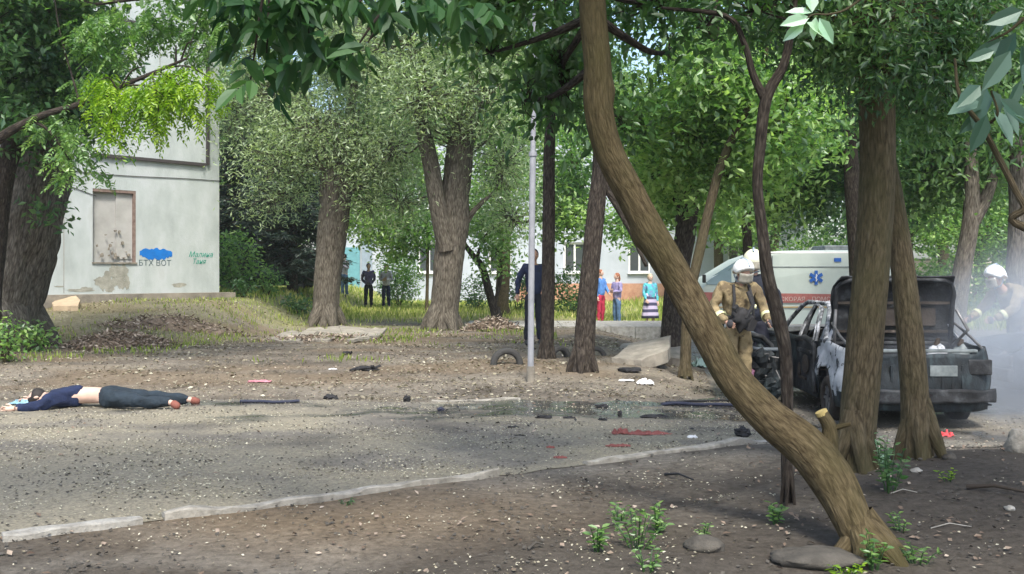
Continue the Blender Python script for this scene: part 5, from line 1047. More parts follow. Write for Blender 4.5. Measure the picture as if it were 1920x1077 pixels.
# ------------------------------------------------------------------ ambulance
M['van'] = mat('van', [(0.3, (0.34, 0.40, 0.37)), (0.7, (0.42, 0.48, 0.44))], 1.5, 0.4, spec=.5)
M['van_red'] = mat('van_red', [(0.3, (0.24, 0.07, 0.065)), (0.7, (0.36, 0.13, 0.11))], 6, 0.5)
M['van_glass'] = mat('van_glass', (0.14, 0.22, 0.25), 2, 0.15, spec=.9)
M['star_blue'] = mat('star_blue', (0.01, 0.09, 0.36), 9, 0.5)
M['orange'] = mat('orange', (0.38, 0.27, 0.13), 9, 0.6)
M['text_pale'] = mat('text_pale', (0.5, 0.38, 0.34), 9, 0.6)
def ambulance():
    Y = 27.0; sc = F / Y; x0 = (1300 - CX) / sc; gz = hz(6.5, Y)
    t = thing('ambulance', 'pale ambulance van with a blue six-armed star and a red lettered stripe, parked side on', 'ambulance', (x0, Y, gz))
    X = lambda px: (px - 1300) / sc
    Z = lambda py: CAMZ - (py - HY) / sc - gz
    prof = [(1304, 628), (1300, 600), (1302, 560), (1310, 542), (1332, 522), (1352, 510), (1392, 486), (1428, 474), (1470, 470), (1560, 469), (1690, 470), (1697, 480), (1700, 560), (1700, 628)]
    P = [(X(a), Z(b)) for a, b in prof]; n = len(P)
    # sections across the van: side wall leans in towards the roof
    mb = MB(); rows = []
    for k, yy in enumerate((0, .06, .2, .5, 1.5, 1.8, 1.94, 2.0)):
        e = {0: .05, 1: .015, 2: 0, 3: 0, 4: 0, 5: 0, 6: .015, 7: .05}[k]; c = (X(1500), .9)
        rows.append([(x + (c[0] - x) * e * .5, yy + ((.12 if k < 4 else -.12) * max(0, (z - 1.2)) / 1.2 if k in (0, 1, 6, 7) else 0), z + (c[1] - z) * e) for x, z in P])
    V = [p for r in rows for p in r]; Fs = []
    for k in range(len(rows) - 1):
        for i in range(n): Fs.append((k * n + i, k * n + (i + 1) % n, (k + 1) * n + (i + 1) % n, (k + 1) * n + i))
    Fs += [tuple(range(n)), tuple(range(len(V) - n, len(V)))[::-1]]; mb.add(V, Fs, False); mb.build('body', M['van'], t, bevel=.015)
    yo = lambda z: .12 * max(0, z - 1.2) / 1.2 - .004 + .0
    def panel(name, poly, m, th=.012, parent=t, dy=0.0):
        q = MB(); F_ = [(X(a), yo(Z(b)) - th + dy, Z(b)) for a, b in poly]; B_ = [(x, y + th + .03, z) for x, y, z in F_]; k = len(F_)
        q.add(F_ + B_, [tuple(range(k)), tuple(range(k, 2 * k))[::-1]] + [(i, (i + 1) % k, (i + 1) % k + k, i + k) for i in range(k)]); return q.build(name, m, parent)
    panel('stripe', [(1306, 548), (1697, 554), (1697, 568), (1306, 568)], M['van_red'], .006)
    panel('thin_stripe', [(1306, 575), (1697, 575), (1697, 577.5), (1306, 577.5)], M['orange'], .006)
    panel('side_window', [(1324, 530), (1336, 521), (1352, 512), (1372, 504), (1372, 534), (1326, 534)], M['van_glass'], .01)
    panel('windscreen', [(1335, 519), (1354, 507), (1392, 484), (1426, 476), (1424, 480), (1392, 492), (1356, 511)], M['van_glass'], .008)
    panel('groove', [(1450, 500), (1690, 500), (1690, 501.5), (1450, 501.5)], M['greypanel'], .006)
    panel('groove', [(1378, 500), (1379.5, 500), (1379.5, 620), (1378, 620)], M['greypanel'], .006)
    panel('groove', [(1449, 480), (1450.5, 480), (1450.5, 620), (1449, 620)], M['greypanel'], .006)
    panel('vent', [(1566, 484), (1579, 484), (1579, 491), (1566, 491)], M['star_blue'], .015)
    panel('roof_edge', [(1445, 472), (1690, 472), (1690, 475), (1445, 475)], M['white'], .01, dy=.02)
    q = MB(); c = (X(1531), yo(Z(521)) - .006, Z(521))
    for k in range(3): q.box(c, (.085, .01 + k * .003, .38), rot=(0, k * math.pi / 3, 0))
    q.build('star_emblem', M['star_blue'], t)
    q = MB(); q.box((c[0], c[1] - .012, c[2]), (.02, .01, .2)); q.tube([(c[0] + .03 * math.sin(a * 1.0), c[1] - .012, c[2] - .08 + .16 * a / 9.4) for a in np.linspace(0, 9.4, 18)], .006, 5); q.build('staff_emblem', M['white'], t)
    fx = (R(90), 0, 0)
    for s_, px in (('СКОРАЯ', 1486), ('ПОМОЩЬ', 1549)): text('lettering', s_, .155, (X(px), yo(Z(562)) - .012, Z(561.5)), fx, M['text_pale'], t, sx=1.05)
    q = MB(); q.box((X(1560) + .3, 1.0, Z(470) + .07), (.75, 1.2, .16)); q.build('roof_unit', M['greypanel'], t, bevel=.03)
    for px in (1352, 1640):
        for y in (.12, 1.85): w_ = wheel(t, (X(px), y, .33), .33, .2, M['rubber'], M['rim']); w_.rotation_euler = (0, 0, R(90))
    q = MB(); q.box((X(1319), -.09, Z(523)), (.08, .14, .22)); q.build('mirror', M['rubber'], t, bevel=.02)
    q = MB(); q.box((X(1302) - .02, 1.0, Z(602)), (.14, 1.9, .3)); q.build('bumper', M['greypanel'], t, bevel=.04)
    for y in (.25, 1.75): q = MB(); q.ell((X(1306), y, Z(566)), (.07, .2, .13), 12, 8); q.build('headlight', M['white'], t)
ambulance()

# ------------------------------------------------------------------ people
SKIN = mat('skin', (0.42, 0.25, 0.18), 6, 0.6)
SKIN2 = mat('skin_pale', (0.55, 0.38, 0.30), 6, 0.6)
def cloth(c, name='cloth', **k): return mat(name, [(.3, tuple(x * .6 for x in c)), (.7, tuple(min(1, x * 1.15) for x in c))], k.pop('scale', 7), 0.9, 1.0, 9, **k)
BASE = dict(pel=(0, 0, .95), wai=(0, 0, 1.10), che=(0, 0, 1.30), nek=(0, 0, 1.47), hed=(0, -.01, 1.60),
            shR=(-.17, 0, 1.42), elR=(-.23, .02, 1.14), wrR=(-.24, -.05, .89), haR=(-.24, -.07, .82),
            shL=(.17, 0, 1.42), elL=(.23, .02, 1.14), wrL=(.24, -.05, .89), haL=(.24, -.07, .82),
            hiR=(-.09, 0, .91), knR=(-.10, -.02, .5), anR=(-.11, .02, .09), toR=(-.12, -.14, .03),
            hiL=(.09, 0, .91), knL=(.10, -.02, .5), anL=(.11, .02, .09), toL=(.12, -.14, .03))
def skinmesh(V, Ed, Rd, sub=1, fold=0.0):
    me = bpy.data.meshes.new('tmp'); me.from_pydata([tuple(v) for v in V], Ed, []); o = bpy.data.objects.new('tmp', me); col.objects.link(o)
    sk = o.modifiers.new('k', 'SKIN'); sk.use_smooth_shade = True; s2 = o.modifiers.new('s', 'SUBSURF'); s2.levels = s2.render_levels = sub
    for i, r_ in enumerate(Rd):
        d = me.skin_vertices[0].data[i]; d.radius = (r_ if isinstance(r_, tuple) else (r_, r_)); d.use_root = (i == 0)
    bpy.context.view_layer.update(); r = bpy.data.meshes.new_from_object(o.evaluated_get(bpy.context.evaluated_depsgraph_get()))
    bpy.data.objects.remove(o); P = [v.co.copy() for v in r.vertices]; Fs = [tuple(p.vertices) for p in r.polygons]; bpy.data.meshes.remove(r)
    if fold:
        P = [p + Vector((mnoise.noise(p * 11 + Vector((3, 0, 0))), mnoise.noise(p * 11 + Vector((0, 5, 0))), mnoise.noise(Vector((p.x * 9, p.y * 9, p.z * 16))))) * fold for p in P]
    return P, Fs
def person(label, loc, rz, h=1.72, pose=None, top=None, pants=None, shoe=None, hair=None, skin=None, sleeve='long', build=1.0, skirt=None, helmet=None, longhair=False, tank=None, coat=False, face_dir=(0, -1, 0), up=(0, 0, 1), extra=None, torso=None, group=None, strap=None, gloves=None, hemz=0.08, hem=None):
    J = {k: Vector(v) for k, v in BASE.items()}
    for k, v in (pose or {}).items(): J[k] = Vector(v)
    k_ = h / 1.72; t = thing('person', label, 'person', loc, rz, group); B = build; sk = skin or SKIN
    S = lambda n_: J[n_] * k_
    # body
    order = ['pel', 'wai', 'che', 'nek', 'hed', 'shR', 'elR', 'wrR', 'shL', 'elL', 'wrL', 'hiR', 'knR', 'anR', 'toR', 'hiL', 'knL', 'anL', 'toL']
    rad = dict(pel=.10 * B, wai=.10 * B, che=.11 * B, nek=.055, hed=.06, shR=.052, elR=.038, wrR=.028, shL=.052, elL=.038, wrL=.028, hiR=.07, knR=.048, anR=.034, toR=.032, hiL=.07, knL=.048, anL=.034, toL=.032)
    I = {n_: i for i, n_ in enumerate(order)}
    Ed = [('pel', 'wai'), ('wai', 'che'), ('che', 'nek'), ('nek', 'hed'), ('che', 'shR'), ('shR', 'elR'), ('elR', 'wrR'), ('che', 'shL'), ('shL', 'elL'), ('elL', 'wrL'), ('pel', 'hiR'), ('hiR', 'knR'), ('knR', 'anR'), ('anR', 'toR'), ('pel', 'hiL'), ('hiL', 'knL'), ('knL', 'anL'), ('anL', 'toL')]
    P, Fs = skinmesh([S(n_) for n_ in order], [(I[a], I[b]) for a, b in Ed], [rad[n_] * k_ for n_ in order]); mb = MB(); mb.add(P, Fs, True)
    fd = Vector(face_dir).normalized(); upv = Vector(up).normalized(); rt = fd.cross(upv).normalized(); hc = S('hed') + upv * .03 * k_
    def hp(x, y, z): return hc + rt * x * k_ + fd * y * k_ + upv * z * k_
    hm = Matrix((rt, -fd, upv)).transposed(); heul = hm.to_euler()
    def headfn(p):
        q = p.copy()
        if q.z < 0: q.x *= 1 - .25 * q.z * q.z; q.y *= 1 - .08 * q.z * q.z
        return q
    mb.ell(hc, (.075 * k_, .092 * k_, .115 * k_), 18, 14, rot=heul, fn=headfn)
    mb.ell(hp(0, .095, -.012), (.013, .02, .022), 8, 6, rot=heul)
    for s in (-1, 1): mb.ell(hp(s * .076, -.005, -.005), (.012, .02, .032), 8, 6, rot=heul)
    mb.ell(hp(0, .083, -.062), (.026, .01, .007), 8, 5, rot=heul)
    for sd in 'RL':      # palm, four unequal fingers and a thumb
        a = S('wr' + sd); b = S('ha' + sd); d = (b - a).normalized(); sv = d.cross(Vector((0, 1, .2))); sv.normalize(); nv = d.cross(sv)
        mb.tube([a, a + d * .035 * k_, a + d * .085 * k_], [.024, .034, .033], 8)
        for q, ln in enumerate((.062, .075, .07, .055)):
            o_ = a + d * .08 * k_ + sv * (-.027 + q * .018); mb.tube([o_, o_ + d * ln * .5, o_ + d * ln * .85 + nv * .02], [.0095, .0085, .007], 6)
        th = a + d * .03 * k_ - sv * .028; mb.tube([th, th - sv * .022 + d * .022, th - sv * .026 + d * .055], [.012, .0105, .008], 6)
    body = mb.build('body', sk, t, fix=False)
    mb = MB()
    for s in (-1, 1): mb.ell(hp(s * .03, .083, .012), (.011, .006, .006), 8, 5, rot=heul)
    mb.build('eyes', M['rubber'], t)
    # garments
    if top:
        o_ = ['che', 'wai', 'pel', 'nk2', 'shR', 'elR', 'shL', 'elL'] + (['wrR', 'wrL'] if sleeve == 'long' else ['mdR', 'mdL'])
        J['nk2'] = J['che'].lerp(J['nek'], .75); J['mdR'] = J['shR'].lerp(J['elR'], .6); J['mdL'] = J['shL'].lerp(J['elL'], .6)
        pel0 = J['pel'].copy(); wai0 = J['wai'].copy(); J['wai'] = J['che'].lerp(Vector(hem), .5) if hem else J['wai']; J['pel'] = Vector(hem) if hem else J['pel'] + Vector((0, 0, -hemz))
        g = 1.55 if coat else 1.25; rr = dict(che=.15 * B, wai=.135 * B, pel=.16 * B, nk2=.075, shR=.075, elR=.055, wrR=.042, shL=.075, elL=.055, wrL=.042, mdR=.065, mdL=.065)
        if coat: rr.update(che=.165 * B, wai=.15 * B, pel=.185 * B, nk2=.085, shR=.088, shL=.088, elR=.066, elL=.066, wrR=.055, wrL=.055)
        if hem: rr.update(shR=.092, shL=.092, elR=.064, elL=.064, nk2=.085)
        if torso: rr.update(torso)
        if sleeve == 'long': ed = [('che', 'wai'), ('wai', 'pel'), ('che', 'nk2'), ('che', 'shR'), ('shR', 'elR'), ('elR', 'wrR'), ('che', 'shL'), ('shL', 'elL'), ('elL', 'wrL')]
        else: o_ = ['che', 'wai', 'pel', 'nk2', 'shR', 'mdR', 'shL', 'mdL']; ed = [('che', 'wai'), ('wai', 'pel'), ('che', 'nk2'), ('che', 'shR'), ('shR', 'mdR'), ('che', 'shL'), ('shL', 'mdL')]
        I2 = {n_: i for i, n_ in enumerate(o_)}; P, Fs = skinmesh([S(n_) for n_ in o_], [(I2[a], I2[b]) for a, b in ed], [rr[n_] * k_ for n_ in o_], 3 if coat or hem else 2, .022)
        mb = MB(); mb.add(P, Fs, True); mb.build('coat' if coat else 'top', top, t, fix=False)
        J['pel'] = pel0; J['wai'] = wai0
    if pants:
        g = 1.25 if coat else 1.0; o_ = ['pel', 'wst', 'hiR', 'knR', 'anR', 'hiL', 'knL', 'anL']; J['wst'] = J['pel'].lerp(J['wai'], .6); rr = dict(pel=.135 * B, wst=.125 * B, hiR=.1 * B * g, knR=.072 * g, anR=.058 * g, hiL=.1 * B * g, knL=.072 * g, anL=.058 * g)
        I2 = {n_: i for i, n_ in enumerate(o_)}; ed = [('pel', 'wst'), ('pel', 'hiR'), ('hiR', 'knR'), ('knR', 'anR'), ('pel', 'hiL'), ('hiL', 'knL'), ('knL', 'anL')]
        P, Fs = skinmesh([S(n_) for n_ in o_], [(I2[a], I2[b]) for a, b in ed], [rr[n_] * k_ for n_ in o_], 3 if coat or hem else 2, .02); mb = MB(); mb.add(P, Fs, True); mb.build('trousers', pants, t, fix=False)
    if skirt:
        z1, w1, z0, w0, sm = skirt; mb = MB(); mb.grid(lambda u, v: (math.cos(u * 6.2832) * (w1 + (w0 - w1) * v) * (1 + .07 * math.sin(u * 50) * v), math.sin(u * 6.2832) * (w1 + (w0 - w1) * v) * .75 * (1 + .07 * math.sin(u * 50) * v), z1 + (z0 - z1) * v), 28, 8); mb.build('dress_skirt', sm, t, solid=.01)
    if shoe:
        for sd in 'RL':
            a = S('an' + sd); b = S('to' + sd); d = (b - a); up_ = Vector((0, 0, 1)); mb = MB()
            P, Fs = skinmesh([a, a.lerp(b, .5), b], [(0, 1), (1, 2)], [.052, .048, .04]); mb.add(P, Fs, True); mb.build('shoe', shoe, t, fix=False)
    if hair:
        mb = MB(); mb.ell(hp(0, -.018, .022), (.088 * k_, .098 * k_, .108 * k_), 16, 12, rot=heul, fn=lambda p: Vector((p.x, p.y, max(p.z, -.25 if p.y > -.1 else -.7))) if True else p)
        if longhair: mb.ell(hp(0, -.09, -.06), (.055, .04, .09), 12, 8, rot=heul)
        hh = mb
        # keep the face free: hair shell shifted back
        mb.build('hair', hair, t, fix=False)
    if helmet:
        mb = MB()
        def hf(p):
            q = p.copy(); lim = -.35 if p.y > -.2 else .12
            q.z = max(q.z, lim); 
            if p.y < -.55 and p.z < .3: q.y *= 1.12
            return q
        mb.ell(hp(0, -.015, .045), (.128 * k_, .155 * k_, .135 * k_), 22, 16, rot=heul, fn=hf); he = mb.build('helmet', helmet, t, fix=False)
        mb = MB(); mb.grid(lambda u, v: hp(math.sin((u - .5) * 2.2) * .112, .02 + math.cos((u - .5) * 2.2) * .112, .05 - .13 * v), 12, 4); mb.build('visor', M['visor'], he, solid=.004)
        mb = MB(); mb.tube([hp(0, -.15, .09), hp(0, -.08, .175), hp(0, .03, .19), hp(0, .11, .14)], .014, 7)
        for s in (-1, 1): mb.tube([hp(s * .11, -.04, -.02), hp(s * .085, .01, -.09), hp(0, .05, -.115)], .01, 6)
        mb.build('crest', M['bluegrey'], he)
    if tank:
        mb = MB(); c = S('che'); mb.tube([c + Vector((0, .19, .12)), c + Vector((0, .2, .05)), c + Vector((0, .22, -.36)), c + Vector((0, .21, -.42))], [.04, .075, .075, .03], 14); mb.build('air_tank', tank, t)
        mb = MB()
        for s in (-1, 1): mb.tube([c + Vector((s * .1, .1, .15)), c + Vector((s * .1, -.11, .13)), c + Vector((s * .12, -.19, -.05)), c + Vector((s * .14, -.17, -.28))], .02, 6)
        mb.ell(c + Vector((-.03, -.22, -.30)), (.13, .07, .13), 18, 12, fn=lambda p: p * (1 + .6 * mnoise.noise(p * 2.4 + Vector((3, 0, 0))))); mb.box(c + Vector((.08, -.22, -.36)), (.1, .08, .16), rot=(.2, .3, .4), jit=.015); mb.box(c + Vector((-.1, -.2, -.18)), (.08, .06, .1), rot=(.2, -.4, .2), jit=.015); mb.tube([c + Vector((.05, -.2, .05)), c + Vector((.09, -.28, -.12)), c + Vector((0, -.27, -.28))], .025, 7); mb.tube([c + Vector((-.19, -.05, -.28)), c + Vector((0, -.2, -.27)), c + Vector((.19, -.05, -.28))], .025, 6); mb.build('harness', M['rubber'], t)
    if strap:
        mb = MB()
        for sd in 'RL': a = S('el' + sd).lerp(S('wr' + sd), .55); d = (S('wr' + sd) - S('el' + sd)).normalized(); mb.tube([a - d * .03, a + d * .03], .072 if coat else .05, 12, cap=False)
        c = S('wai'); mb.grid(lambda u, v: c + Vector((math.cos(u * 6.2832) * .168 * B, math.sin(u * 6.2832) * .168 * B, -.03 + .06 * v)), 20, 1); mb.build('reflective_band', strap, t, solid=.004)
    if gloves:
        mb = MB()
        for sd in 'RL': a = S('wr' + sd); b = S('ha' + sd); mb.ell(a.lerp(b, .7), (.045, .045, .055), 10, 8)
        mb.build('gloves', gloves, t)
    return t
M['visor'] = mat('visor', [(0.3, (0.16, 0.15, 0.12)), (0.7, (0.42, 0.40, 0.33))], 10, 0.2, spec=.8)
M['helmet'] = mat('helmet', (0.78, 0.80, 0.78), 6, 0.35); M['helmet2'] = mat('helmet_cream', (0.72, 0.72, 0.55), 6, 0.35)
M['tan'] = mat('tan', [(0.3, (0.10, 0.08, 0.045)), (0.5, (0.235, 0.185, 0.10)), (0.7, (0.33, 0.26, 0.145))], 6, 0.9, 1.0, 9, spots=(4, .56, (.12, .09, .05)))
M['band'] = mat('band', (0.72, 0.74, 0.42), 20, 0.5)
dk = cloth((0.015, 0.017, 0.03)); nv = cloth((0.02, 0.03, 0.075)); hb = mat('hair_brown', (0.07, 0.04, 0.025), 30, .7); hd = mat('hair_dark', (0.02, 0.016, 0.014), 30, .7); hr = mat('hair_reddish', (0.26, 0.10, 0.05), 30, .7); hg = mat('hair_fair', (0.45, 0.36, 0.24), 30, .7)
ws = cloth((0.62, 0.60, 0.66)); jeans = cloth((0.08, 0.15, 0.26)); red = cloth((0.42, 0.03, 0.07)); bl = cloth((0.10, 0.25, 0.58)); lil = cloth((0.36, 0.32, 0.56)); sand = cloth((0.5, 0.38, 0.26)); shb = cloth((0.05, 0.05, 0.055)); shw = cloth((0.5, 0.5, 0.52)); pur = cloth((0.14, 0.12, 0.25), spots=(5, .55, (.06, .06, .1)))
M['stripes'] = mat('stripes', (0.3, 0.3, 0.3), 6, .85)
def stripes():
    m, n, out = newmat('striped_cloth'); L = n.links; b = N(n, 'ShaderNodeBsdfPrincipled', Roughness=.85); L.new(b.outputs[0], out.inputs[0]); tc = N(n, 'ShaderNodeTexCoord'); wv = N(n, 'ShaderNodeTexWave', Scale=1.6, Distortion=.8); wv.bands_direction = 'Z'
    L.new(tc.outputs['Object'], wv.inputs[0]); r = ramp(n, [(.42, (.05, .05, .10)), (.52, (.45, .40, .55))]); L.new(wv.outputs[0], r.inputs[0]); L.new(r.outputs[0], b.inputs['Base Color']); return m
stripes = stripes()
aqua = cloth((0.10, 0.5, 0.55), spots=(9, .52, (.15, .22, .4)))
crossed = dict(elR=(-.24, -.03, 1.16), wrR=(-.04, -.21, 1.20), haR=(.04, -.22, 1.22), elL=(.24, -.03, 1.16), wrL=(.04, -.19, 1.15), haL=(-.04, -.2, 1.14))
behind = dict(elR=(-.24, .08, 1.15), wrR=(-.1, .17, .98), haR=(-.04, .18, .96), elL=(.24, .08, 1.15), wrL=(.1, .17, .98), haL=(.04, .18, .96))
def stand(px, py, Y): p = W(px, py, Y); return Vector((p.x, Y, hz(p.x, Y)))
person('bystander in a dark purple-navy jacket and black trousers beside the one with crossed arms', stand(691, 580, 39), R(12), 1.76, behind, pur, dk, shb, hb, SKIN2, build=1.1)
person('bystander with arms crossed over a pale top and dark trousers, beside the bright shrub', stand(724, 580, 39), R(-8), 1.72, crossed, ws, nv, shb, hr, SKIN2, build=1.1)
person('bystander in a white top and blue jeans, half hidden by the pollarded trunk', stand(646, 578, 40), R(-30), 1.68, dict(elL=(.24, -.06, 1.17), wrL=(.10, -.25, 1.28), haL=(.06, -.28, 1.34)), ws, jeans, shb, hd, SKIN2)
person('man in dark clothes standing between the pale metal post and the narrow dark trunk', stand(1001, 648, 19.2), R(15), 1.80, dict(elR=(-.29, .05, 1.16), wrR=(-.31, .02, .92), haR=(-.31, .0, .85), anR=(-.13, .05, .09), toR=(-.15, -.12, .03)), nv, dk, shb, hd, build=1.1)
person('woman in a blue jacket and dark red trousers, half hidden by the ridged trunk', stand(1126, 605, 31), R(50), 1.66, dict(elL=(.2, -.08, 1.15), wrL=(.15, -.22, 1.0), haL=(.14, -.26, .96)), bl, red, shb, hr, SKIN2, build=1.05)
person('woman with tied-back hair in a lilac top and blue jeans, arms folded', stand(1157, 606, 31), R(-60), 1.66, crossed, lil, jeans, shw, hr, SKIN2, longhair=True)
person('woman in a turquoise blouse and striped skirt beside the bent trunk', stand(1219, 606, 31), R(20), 1.68, dict(elR=(-.24, -.02, 1.15), wrR=(-.2, -.14, .95), haR=(-.19, -.17, .9)), aqua, None, sand, hg, SKIN2, build=1.15, skirt=(1.12, .17, .36, .27, stripes))
p = W(1382, 600, 13.0)
person('firefighter in a sandy coat and white helmet wearing dark breathing gear, beside the burnt car', (p.x, 13.0, hz(p.x, 13.0)), R(8), 1.76,
       dict(che=(0, -.04, 1.32), nek=(.02, -.08, 1.46), hed=(.03, -.13, 1.565), shR=(-.22, -.02, 1.42), shL=(.22, -.02, 1.42), elR=(-.33, -.04, 1.15), wrR=(-.25, -.3, 1.0), haR=(-.2, -.36, .97), elL=(.33, -.06, 1.15), wrL=(.3, -.3, 1.0), haL=(.27, -.37, .97)),
       M['tan'], M['tan'], shb, None, SKIN, build=1.05, helmet=M['helmet'], coat=True, tank=M['rubber'], face_dir=(.2, -1, -.45), up=(0, -.4, 1), strap=M['band'], gloves=shb)
p = W(1413, 600, 14.0)
person('firefighter in a dark coat and cream helmet standing just behind the sandy-coated one', (p.x, 14.0, hz(p.x, 14.0)), R(-15), 1.93, dict(elL=(.3, -.05, 1.15), wrL=(.26, -.28, 1.02), haL=(.24, -.35, 1.0)), cloth((.014, .018, .03)), dk, shb, None, SKIN, build=1.0, helmet=M['helmet2'], coat=True, strap=M['band'], gloves=shb)
p = W(1866, 600, 13.1 - .6)
person('firefighter in a sandy coat and white helmet stooping to the left in the smoke', (W(1920, 600, 14.6).x, 14.6, hz(7, 14.6)), R(-75), 1.84,
       dict(che=(0, -.22, 1.28), nek=(0, -.36, 1.40), hed=(0, -.45, 1.50), shR=(-.22, -.26, 1.38), shL=(.22, -.26, 1.38), wai=(0, -.08, 1.08), elR=(-.28, -.42, 1.12), wrR=(-.22, -.66, 1.0), haR=(-.2, -.73, .98), elL=(.28, -.42, 1.12), wrL=(.22, -.66, 1.0), haL=(.2, -.73, .98)),
       M['tan'], M['tan'], shb, None, SKIN, build=1.15, helmet=M['helmet'], coat=True, face_dir=(0, -1, -.45), up=(0, -.35, 1), strap=M['band'], gloves=shb)
# the person lying on the far edge of the road, on the front, head to the left
lp = G(205, 764)
jb = cloth((0.018, 0.03, 0.042)); tn = cloth((0.012, 0.022, 0.065))
person('person lying face down at the road edge in a navy top and dark trousers', (lp.x, lp.y, lp.z), 0, 1.74,
       dict(pel=(-.02, 0, .13), wai=(-.18, 0, .135), che=(-.44, .0, .13), nek=(-.62, -.03, .12), hed=(-.74, -.05, .105),
            shR=(-.54, .2, .11), elR=(-.75, .32, .06), wrR=(-.98, .24, .045), haR=(-1.06, .2, .04), shL=(-.54, -.2, .11), elL=(-.60, -.40, .06), wrL=(-.83, -.46, .045), haL=(-.91, -.47, .04),
            hiR=(.06, .09, .12), knR=(.48, .14, .10), anR=(.86, .12, .07), toR=(.97, .16, .03), hiL=(.06, -.09, .12), knL=(.46, -.22, .09), anL=(.80, -.30, .09), toL=(.90, -.36, .04)),
       tn, jb, mat('brown_shoes', (0.2, 0.07, 0.05), 8, .8), hd, SKIN2, sleeve='long', face_dir=(-.25, -.2, -.9), up=(-1, 0, 0), hem=(-.27, 0, .135), torso=dict(pel=.125, wai=.13, che=.14))

# ------------------------------------------------------------------ yard things
def slab(label, pts, th, m, name='concrete_slab', cat='slab', jit=.02):
    """thick flat piece: corners in world space"""
    c = sum((Vector(p) for p in pts), Vector()) / len(pts); t = thing(name, label, cat, (c.x, c.y, c.z - th)); Q = []
    for i in range(len(pts)):
        a = Vector(pts[i]); b = Vector(pts[(i + 1) % len(pts)])
        for k in range(4): f = k / 4; Q.append(a.lerp(b, f) + Vector((random.uniform(-jit, jit), random.uniform(-jit, jit), random.uniform(-jit, jit) * .3)) - Vector(t.location))
    n = len(Q); mb = MB(); mb.add(Q + [q - Vector((0, 0, th)) for q in Q] + [], [tuple(range(n)), tuple(range(n, 2 * n))[::-1]] + [(i, (i + 1) % n, (i + 1) % n + n, i + n) for i in range(n)]); mb.build('slab', m, t, bevel=.008); return t
M['old_concrete'] = mat('old_concrete', [(0.3, (0.17, 0.155, 0.13)), (0.7, (0.36, 0.335, 0.28))], 4, 0.95, 0.8, 22)
a, b, c, d = W(1150, 671, 15.7), W(1180, 643, 17.2), W(1258, 629, 17.0), W(1256, 655, 15.7)
slab('big tilted concrete slab lying behind the ridged dark trunk', [a, W(1200, 675, 15.5), d, c, b], .2, M['old_concrete'], jit=.03)
slab('smaller thin concrete slab sticking out under the back of the big one', [W(1153, 656, 19), W(1200, 655, 18.8), W(1215, 640, 19.5), W(1170, 644, 19.8)], .12, M['old_concrete'])
slab('lump of broken concrete under the right end of the big slab', [W(1240, 668, 17.2), W(1278, 672, 17.1), W(1282, 650, 17.8), W(1248, 648, 17.9)], .26, M['old_concrete'], 'concrete_lump', 'rubble')
t = thing('plank', 'pale grey plank leaning down to the right behind the concrete slab', 'plank', G(1275, 640)); o = Vector(t.location); mb = MB(); mb.tube([W(1252, 606, 21.0) - o, W(1290, 640, 20.0) - o], .06, 4); mb.build('board', M['old_concrete'], t)
bpy.data.objects
k = 0
for pts, lb in (([(498, 640), (560, 646), (590, 634), (545, 626)], 'flat broken asphalt plate at the left end of the slab pile under the pollarded trunk'),
                ([(545, 640), (620, 643), (640, 628), (580, 622)], 'broad pale plate in the middle of the slab pile under the pollarded trunk'),
                ([(600, 632), (668, 640), (690, 626), (628, 619)], 'cracked plate propped on the right of the slab pile under the pollarded trunk'),
                ([(655, 646), (700, 640), (725, 630), (680, 628)], 'thin greenish plate at the right end of the slab pile')):
    P = [G(*q) for q in pts]; h0 = .05 + .02 * k; zz = max(q.z for q in P); P = [Vector((q.x, q.y, zz + h0 * (1 if i in (2, 3) else .6) + random.uniform(0, .04))) for i, q in enumerate(P)]
    slab(lb, P, .06, M['old_concrete'], 'pavement_plate', 'rubble', .09); k += 1
M['dirtheap'] = mat('dirtheap', [(0.3, (0.10, 0.075, 0.055)), (0.7, (0.24, 0.19, 0.14))], 14, .95, .9, 30)
def heap(label, px, py, w_, d_, h_, n):
    g = G(px, py); t = thing('heap', label, 'heap', (g.x, g.y, g.z)); mb = MB()
    mb.grid(lambda u, v: (math.cos(u * 6.2832) * w_ / 2 * (1 - v), math.sin(u * 6.2832) * d_ / 2 * (1 - v), -.04 + h_ * (math.sin(v * 1.5708) ** 1.1) * (.85 + .35 * float(fbm(math.cos(u * 6.28) * 2 + 5, v * 3 + math.sin(u * 6.28), 3)))), 40, 12)
    mb.v = [(a_, b_, c_ + hz(g.x + a_, g.y + b_) - g.z) for a_, b_, c_ in mb.v]; mb.build('mound', M['dirtheap'], t); r_ = np.sqrt(rng.uniform(0, 1, n)); a = rng.uniform(0, 6.28, n); P = np.stack([np.cos(a) * r_ * w_ / 2, np.sin(a) * r_ * d_ / 2, h_ * np.sin((1 - r_) * 1.57) * rng.uniform(.85, 1.2, n) + .0], 1)
    P[:, 2] += H(P[:, 0] + g.x, P[:, 1] + g.y) - g.z
    o = leaves('twigs_and_leaves', P, .11, M['twigbits'], t, .3, -.1, spread=.4, tint=rng.uniform(0, 1, n)); o['kind'] = 'stuff'
heap('heap of dry brown twigs and leaves behind the lying person', 225, 654, 2.2, 1.2, .27, 1800)
heap('small heap of grey-brown rubbish right of the forked trunk', 925, 622, 1.55, .9, .30, 900)
heap('scattered broken chips and clods over the slab pile under the pollarded trunk', 610, 640, 3.0, 1.0, .10, 700)
heap('low pile of soil and stones before the corner of the pale house', 330, 612, 3.4, .9, .2, 700)
slab('sandy flat boulder at the foot of the pale house wall', [G(98, 583, .12), G(150, 583, .12), G(146, 570, .2), G(104, 570, .2)], .2, mat('sandstone', (.42, .33, .22), 6, .9, .4), 'boulder', 'boulder', .04)
